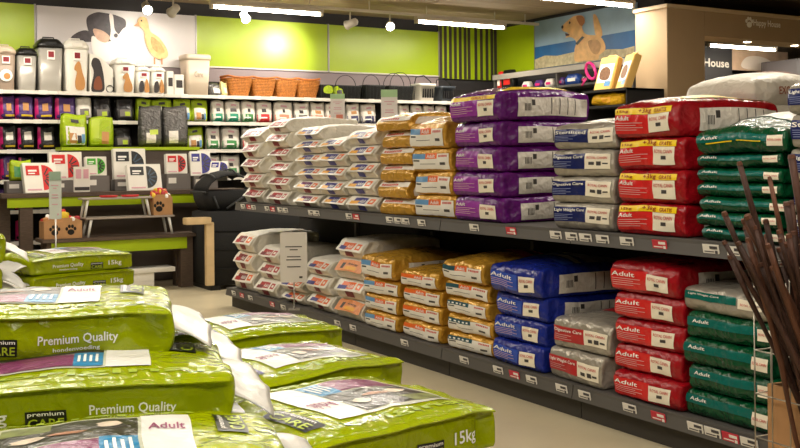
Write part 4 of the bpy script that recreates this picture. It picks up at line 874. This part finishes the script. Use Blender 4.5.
o = empty('treat_pack', (2.90, 12.22, 1.161), R(-8), 'small white and pink pack stood beside the red carton', 'pack'); MB().box(-.09, 0, 0, .09, .1, .30).build('box', WHITEBOX, o, bevel=.004); MB().box(-.07, -.003, .16, -.01, 0, .27).box(.015, -.003, .16, .075, 0, .27).build('print', PKP, o); MB().box(-.085, -.003, .02, .085, 0, .06).build('base_band', DGP, o)
pouch('treat_bag', 2.24, 12.42, 1.302, .24, .24, .12, LMF, [('leaf_print', -.6, .2, .6, .7, GRP)], 'green leafy pack at the left end of the table', 'bags on the display table')
# cardboard houses with paw prints
def paw(b, x, z, s_, y):
    for p in PAW(x, z, s_): b.prism(p, 'y', y, y - .002)
def house(x, y, z, w_, h, label, yaw=0):
    o = empty('treat_house', (x, y, z), R(yaw), label, 'box', 'cardboard treat houses'); d = .26; wh = h * .58
    MB().box(-w_ / 2, -d / 2, 0, w_ / 2, d / 2, wh).build('box', CARD, o, bevel=.003)
    MB().prism([(-w_ / 2, wh), (w_ / 2, wh), (w_ * .3, wh + (h - wh) * .25), (-w_ * .3, wh + (h - wh) * .25)], 'y', -d / 2 + .01, -d / 2 + .02).build('gable', CARD, o)
    b = MB(); paw(b, -w_ * .22, wh * .5, wh * .55, -d / 2); b.build('paw_print', BLACK_P, o)
    if w_ > .3: b = MB(); paw(b, w_ * .2, wh * .5, wh * .55, -d / 2); b.build('paw_print', BLACK_P, o)
    cols = [RBX, YLW, WHITE_P, TNP, CRIM]
    for k in range(30):
        xx = random.uniform(-.36, .36) * w_; hh = wh + (h - wh) * (1 - abs(xx) / (w_ * .55)) * random.uniform(.5, 1.)
        MB().loft([(wh - .04, .026, .016, .008), (hh - .012, .032, .02, .012), (hh, .016, .012, .006)]).build('treat', cols[k % 5], o, True, loc=(xx, random.uniform(-.09, .09), 0), rot=(random.uniform(-.2, .2), random.uniform(-.2, .2), random.uniform(0, 3)))
house(2.58, 11.90, .651, .42, .34, 'cardboard paw-print treat house on the low bench')
# two stacked feeding stands
def stand(x0, x1, y0, y1, zt, zb, label):
    o = empty('feeding_stand', ((x0 + x1) / 2, (y0 + y1) / 2, zb), 0, label, 'feeding stand', 'feeding stands on the bench'); a, b, h = (x1 - x0) / 2, (y1 - y0) / 2, zt - zb
    MB().box(-a, -b, h - .022, a, b, h).build('top', mat('stand_wood', (168, 156, 146), .45), o, bevel=.006)
    for sx in (-1, 1):
        for sy in (-1, 1): MB().tube([(sx * (a - .03), sy * (b - .02), 0), (sx * (a - .07), sy * (b - .03), h - .02)], [.014, .018], 8).build('leg', mat('silver_leg', (214, 212, 206), .4), o, True)
    return o
stand(2.83, 3.88, 11.77, 12.05, .875, .651, 'longer feeding stand standing on the low bench')
stand(2.80, 3.62, 11.80, 12.02, 1.10, .876, 'shorter feeding stand stacked on the longer one')
for x, lb in ((3.13, 'left red bowl on the upper feeding stand'), (3.38, 'right red bowl on the upper feeding stand')):
    o = empty('feeding_bowl', (x, 11.91, 1.10), 0, lb, 'bowl', 'red bowls'); MB().tube([(0, 0, 0), (0, 0, .004), (0, 0, .022), (0, 0, .024), (0, 0, .006)], [.09, .095, .11, .1, .08], 18).build('bowl', RBX, o, True)
house(3.74, 11.91, .876, .23, .36, 'narrow cardboard paw-print treat house on the longer feeding stand')
o = empty('storage_tub', (2.83, 13.2, .932), 0, 'cream tub on the shelf behind the bench', 'tub'); MB().loft([(0, .10, .1, .03), (.17, .12, .12, .03), (.19, .125, .125, .03), (.2, .11, .11, .03)]).build('body', CRM, o, True); MB().box(-.05, -.13, .06, .05, -.115, .12).build('label_patch', WHITE_P, o)
for k, x in enumerate((3.5, 3.72, 3.94)):
    o = empty('storage_box', (x, 13.17, .552), 0, ['left', 'middle', 'right'][k] + ' of three cream spotted boxes seen under the table', 'box', 'cream boxes'); MB().box(-.1, -.1, 0, .1, .1, .26).build('box', mat('cream_box', (196, 186, 150), .6), o, bevel=.004)
    b = MB(); b.prism(disc_poly(0, .14, .03, 10), 'y', -.1, -.103); b.build('spot', DGP, o)
gbox(3.36, 11.80, .001, 3.63, 12.08, .10, 'lowest white carton on the floor under the bench', WHITEBOX)
gbox(3.36, 11.80, .101, 3.63, 12.08, .20, 'second white carton up on the floor under the bench', WHITEBOX)
gbox(3.30, 11.78, .201, 3.88, 12.08, .255, 'wide flat white carton on top of the pile under the bench', WHITEBOX)
gbox(3.0, 11.8, .001, 3.33, 12.06, .3, 'dark carton on the floor beside the white ones', mat('dark_carton', (30, 26, 26), .7))

# ------------------------------------------------------------------ black crate and stroller by the shelving end
o = empty('pet_crate', (4.74, 11.6, 0), 0, 'big black fabric pet crate with cream wooden posts', 'pet crate')
MB().loft([(.05, .62, .30, .05), (.90, .62, .30, .05), (.92, .58, .27, .05)], seg=4).build('cover', DARKCLOTH, o, True)
for x in (-.66, .62): MB().box(x, -.34, .06, x + .10, -.28, .80).build('post', CREAM, o, bevel=.006)
MB().box(-.90, -.36, .78, -.60, -.22, .86).build('cross_rail', CREAM, o, bevel=.006)
for x in (-.6, .5): MB().box(x, -.32, 0, x + .12, .3, .05).build('foot', BLACK, o)
for k in range(3): MB().tube([(-.55, -.305, .25 + k * .22), (0, -.312, .24 + k * .22), (.55, -.305, .25 + k * .22)], .006, 5).build('fold', DARKCLOTH, o, True)
o = empty('pet_stroller', (4.42, 11.62, .92), 0, 'black pet stroller with folded hood above the crate', 'stroller')
SGR = mat('stroller_grey', (46, 48, 50), .6)
MB().loft([(0, .24, .2, .08), (.12, .30, .24, .1), (.24, .32, .25, .1), (.24, .29, .22, .1), (.06, .22, .17, .08)], seg=5).build('tub', DARKCLOTH, o, True)
b = MB(); v = []; f = []
for i in range(9):
    for j in range(9):
        g = math.pi * (i / 8) * .75; t = -1 + 2 * j / 8
        v.append((.02 - .32 * math.cos(g) * .95, .25 * t, .22 + .26 * math.sin(g) * (1 - .2 * abs(t) ** 3)))
for i in range(8):
    for j in range(8): a = i * 9 + j; f.append((a, a + 9, a + 10, a + 1))
h = b.add(v, f).build('hood', DARKCLOTH, o, True); h.modifiers.new('thickness', 'SOLIDIFY').thickness = .012
for i in (0, 3, 6):
    g = math.pi * (i / 8) * .75
    MB().tube([(.02 - .33 * math.cos(g), .26 * (-1 + 2 * j / 8), .225 + .268 * math.sin(g) * (1 - .2 * abs(-1 + j / 4) ** 3)) for j in range(9)], .012, 6).build('hood_rib', SGR, o, True)
MB().tube([(.25, -.2, .1), (.42, -.2, .30), (.46, -.16, .33), (.46, .16, .33), (.42, .2, .30), (.25, .2, .1)], .014, 8).build('handle', SGR, o, True)
for sx in (-1, 1): MB().tube([(sx * .2, -.25, .18), (sx * .05 - .1, -.27, .03)], .014, 6).build('frame_tube', SGR, o, True)
MB().box(.12, -.262, .02, .22, -.256, .06).build('tag', TAG_W, o, rot=(0, R(18), 0))

# ------------------------------------------------------------------ notices on poles
def notice(x, y, zb, z0, z1, w_, yaw, label, cols, name='notice_stand', zfloor=0.):
    o = empty(name, (x, y, zfloor), R(yaw), label, 'sign', 'notices on poles')
    MB().tube([(0, 0, zb - zfloor), (0, 0, z0 - zfloor)], .006, 8).build('pole', STEEL, o, True)
    MB().box(-.05, -.05, zb - zfloor, .05, .05, zb - zfloor + .006).build('foot', STEEL, o)
    MB().loft([(-.006, w_ / 2, (z1 - z0) / 2, .012), (.006, w_ / 2, (z1 - z0) / 2, .012)]).build('board', cols[0], o, loc=(0, 0, (z0 + z1) / 2 - zfloor), rot=(R(90), 0, 0))
    h = z1 - z0; zz = z0 - zfloor
    for k, (u, wd) in enumerate(((.70, .62), (.64, .3), (.50, .5), (.44, .56), (.30, .5))): MB().box(-wd * w_ / 2, -.0085, zz + u * h, wd * w_ / 2, -.0065, zz + u * h + .008 * (h / .4)).build('print_line', cols[1], o)
    MB().box(w_ * .2, -.0085, zz + .08 * h, w_ * .32, -.0065, zz + .12 * h).build('print_mark', cols[1], o)
    if len(cols) > 2: MB().box(-w_ / 2, -.009, zz + .82 * h, w_ / 2, -.0068, zz + h).build('head_band', cols[2], o)
    if len(cols) > 3: MB().box(-w_ * .1, -.0095, zz + .05 * h, w_ * .36, -.0068, zz + .26 * h).build('price_block', cols[3], o)
NG = mat('notice_grey', (224, 220, 212), .5)
notice(3.74, 8.11, .201, .44, .88, .235, -27, 'grey printed notice on a pole in front of the lower sacks', (NG, INKDARK), zfloor=.2)
notice(1.68, 7.92, .0, 1.08, 1.44, .095, -40, 'narrow pale notice on a pole before the display bench', (mat('notice_sage', (206, 212, 204), .5), PKP, mat('sage_dark', (150, 172, 152), .5)))
notice(4.50, 8.72, ZU, 1.88, 2.15, .14, -27, 'pink price card with green head above the white sacks', (mat('notice_pale', (226, 220, 216), .5), PKP, mat('sage', (170, 206, 156), .5), SLP), zfloor=ZU)
notice(4.52, 7.76, ZU, 1.76, 2.13, .145, -27, 'taller pink price card with green head beside the gold sacks', (MATS['notice_pale'], PKP, MATS['sage'], SLP), zfloor=ZU)

# ------------------------------------------------------------------ shelving on the right wall
g = empty('wall_shelf', label='dark shelving with pale header board under the beach dog poster', cat='shelf unit')
MB().box(9.86, 9.85, 0, 9.90, 12.95, 2.75).build('back_panel', DARKBACK, g)
MB().box(9.43, 9.85, 2.75, 9.47, 12.95, 2.83).build('header_board', mat('header_grey', (150, 144, 136), .5), g)
for z in (2.56, 2.15, 1.75, 1.35, .9, .4): MB().box(9.45, 9.85, z - .03, 9.86, 12.95, z).build('shelf', SHELFGREY, g)
for y in (9.85, 11.4, 12.92): MB().box(9.45, y, 0, 9.86, y + .03, 2.75).build('upright', SHELFGREY, g)
def lump(name, x, y, z, a, b, h, m, label, cat, m2=None):
    o = empty(name, (x, y, z), 0, label, cat, 'small goods under the header board'); MB().loft([(0, a * .9, b * .9, .02), (h * .5, a, b, .03), (h, a * .7, b * .7, .03)], seg=4).build('body', m, o, True)
    MB().box(-a - .004, -b * .5, h * .3, -a * .9, b * .5, h * .6).build('print', m2 or WHITE_P, o)
lump('pet_toy', 9.52, 12.62, 2.83 - .27, .06, .16, .33, BLACK, 'black toy pack with red end beside the slatted panel', 'toy', RBX)
lump('pet_toy', 9.52, 12.83, 2.83 - .27, .06, .06, .32, RBX, 'red toy pack next to the black one', 'toy')
lump('treat_bag', 9.54, 11.12, 2.561, .06, .16, .15, film('blue_pouch', (30, 70, 150), .3), 'blue pack under the header board', 'bag')
for k, (y, c, lb) in enumerate(((12.2, WHF, 'white'), (11.9, VIO, 'violet'), (11.65, WHF, 'second white'), (11.4, VIO, 'second violet'), (10.85, BKF, 'black'))): lump('treat_bag', 9.54, y, 2.561, .05, .1, .12, c, '%s small pack on the shelf under the header board' % lb, 'bag', MAG)
o = empty('rope_toy', (9.40, 10.62, 2.58), 0, 'bright pink ring toy hanging on the header board', 'toy'); MB().tube([(0, .09 * math.cos(i * .4488) + .04 * math.sin(i * .4488), .13 + .115 * math.sin(i * .4488)) for i in range(14)], .022, 8, True).build('ring', mat('pink_rubber', (222, 40, 130), .4), o, True); MB().tube([(.0, .1, .03), (.0, .18, -.06)], .015, 6).build('tail', MATS['pink_rubber'], o, True)
# end display with yellow packs by the pillar
g = empty('end_display', label='tall dark display stand with yellow packs beside the beige pillar', cat='display stand')
for z in (.05, .8, 1.5, 2.17, 2.37): MB().box(8.72, 9.22, z - .03, 9.34, 10.02, z).build('shelf', DARKBACK, g)
MB().box(9.34, 9.22, 0, 9.37, 10.02, 2.37).build('back_panel', DARKBACK, g)
for y in (9.22, 10.0): MB().box(8.74, y, 0, 9.34, y + .02, 2.37).build('side_panel', DARKBACK, g)
YP = mat('yellow_pack', (222, 180, 100), .45)
for k, (y, lb) in enumerate(((9.74, 'yellow pack with a picture leaning on the end display, nearer the poster'), (9.42, 'yellow pack leaning on the end display against the pillar'))):
    o = empty('yellow_pack', (8.80, y, 2.372), R((4, -22)[k]), lb, 'pack', 'yellow packs on the end display', ry=R(20)); MB().box(0, -.15, 0, .10, .15, .46).build('box', YP, o, bevel=.01)
    MB().box(-.003, -.12, .10, 0, .12, .36).build('picture', WHITE_P, o); MB().prism(smoothpoly([(-.06, .14), (.08, .16), (.09, .28), (0, .32), (-.08, .25)]), 'x', -.003, -.006).build('animal_picture', mat('brown_animal', (110, 78, 54), .5, var=.4, vscale=30), o)
    MB().box(-.003, -.12, .05, 0, -.02, .12).build('blue_print', SKYB, o); MB().tube([(.05, -.11, .45), (.05, -.05, .49), (.05, .05, .49), (.05, .11, .45)], .012, 6).build('grip', YP, o, True)
s_ = Sack(.4, .58, .14, r=.05, bt=.02, wr=.03, wr2=.015, seed=77); o = empty('yellow_bag', (8.98, 9.62, 2.172), 0, 'crumpled yellow bag on the end display below the packs', 'bag'); inst('body', s_.body('body', film('yellow_bag_film', (224, 172, 26), .3, .4), (10, 10, 5)), o); inst('print', s_.rects('print', 'front', [(-.3, -.4, .3, .4)], AMB), o)

# ------------------------------------------------------------------ wire basket of chew twigs
bx, by, bw, bz = 3.17, 2.215, .24, 1.12
o = empty('wire_basket', (bx, by, 0), R(-4), 'tall wire basket holding brown chew twigs', 'basket')
WIRE = mat('zinc_wire', (168, 160, 146), .35, .8)
vw = MB().tube([(0, 0, .02), (0, 0, bz)], .0026, 6).mesh('wire', WIRE, True); hw = MB().tube([(-bw, 0, 0), (bw, 0, 0)], .0026, 6).mesh('wire', WIRE, True)
for k in range(6):
    t = -bw + 2 * bw * k / 6
    for p in ((t, -bw), (bw, t), (-t, bw), (-bw, -t)): inst('wire', vw, o, (*p, 0))
for k in range(8):
    z = .03 + (bz - .03) * k / 7
    for q, (p, r_) in enumerate((((0, -bw), 0), ((bw, 0), 90), ((0, bw), 0), ((-bw, 0), 90))): inst('wire', hw, o, (*p, z), (0, 0, R(r_)))
ob = empty('cardboard_box', (bx, by, .03), R(-4), 'brown cardboard box inside the wire basket', 'box')
for x0, y0, x1, y1 in ((-.21, -.21, .21, -.20), (-.21, .20, .21, .21), (-.21, -.20, -.20, .20), (.20, -.20, .21, .20)): MB().box(x0, y0, 0, x1, y1, .66).build('side_panel', CARD, ob)
MB().box(-.2, -.2, 0, .2, .2, .01).build('bottom_panel', CARD, ob)
TWIG = mat('chew_twig', (58, 30, 17), .7, bump=.5, bscale=40, var=.45, vscale=12, stretch=(1, 1, .3)); TWIG2 = mat('chew_twig_pale', (84, 47, 27), .7, bump=.5, bscale=40, var=.35, vscale=12, stretch=(1, 1, .3))
TALL = {0: ((2.762, 2.37, 1.474), 'thick reddish chew twig standing tallest before the green sacks'), 1: ((2.717, 2.397, 1.304), 'dark chew twig leaning furthest out of the basket'), 2: ((2.849, 2.318, 1.422), 'pale blunt chew twig in the middle of the basket'), 3: ((2.914, 2.279, 1.496), 'long brown chew twig at the right of the basket')}
random.seed(21)
for k in range(70):
    base = Vector((bx + random.uniform(-.12, .12), by + random.uniform(-.12, .12), random.uniform(.06, .5)))
    if k in TALL: tip = Vector(TALL[k][0]); lb = TALL[k][1]
    else:
        tip = Vector((bx - random.uniform(.02, .47), by + random.uniform(-.02, .24), 0)); tip.z = random.uniform(1.12, 1.30) if tip.x < bx - .2 else random.uniform(1.05, 1.4); lb = 'gnarled brown chew twig bundled with others in the wire basket'
    n_ = 9; pts = []; rr = []; r0 = random.uniform(.007, .013); sd = random.random() * 50
    for i in range(n_):
        t = i / (n_ - 1); p = base.lerp(tip, t); e = noise.noise_vector(Vector((t * 2.5, sd, 0))) * .022; pts.append(p + e * math.sin(t * math.pi)); rr.append(r0 * (1 + .35 * noise.noise(Vector((t * 7, sd, 5)))))
    c = Vector((0, 0, 0)); tw = empty('chew_twig', tuple(base), 0, lb, 'twig', 'chew twigs in the wire basket')
    MB().tube([tuple(p - base) for p in pts], rr, 7).build('stem', TWIG2 if k % 3 == 2 else TWIG, tw, True)
    MB().tube([tuple(pts[-1] - base), tuple(pts[-1] - base + (pts[-1] - pts[-2]).normalized() * .012)], [rr[-1] * 1.12, rr[-1] * .8], 7).build('cut_end', TWIG2, tw)
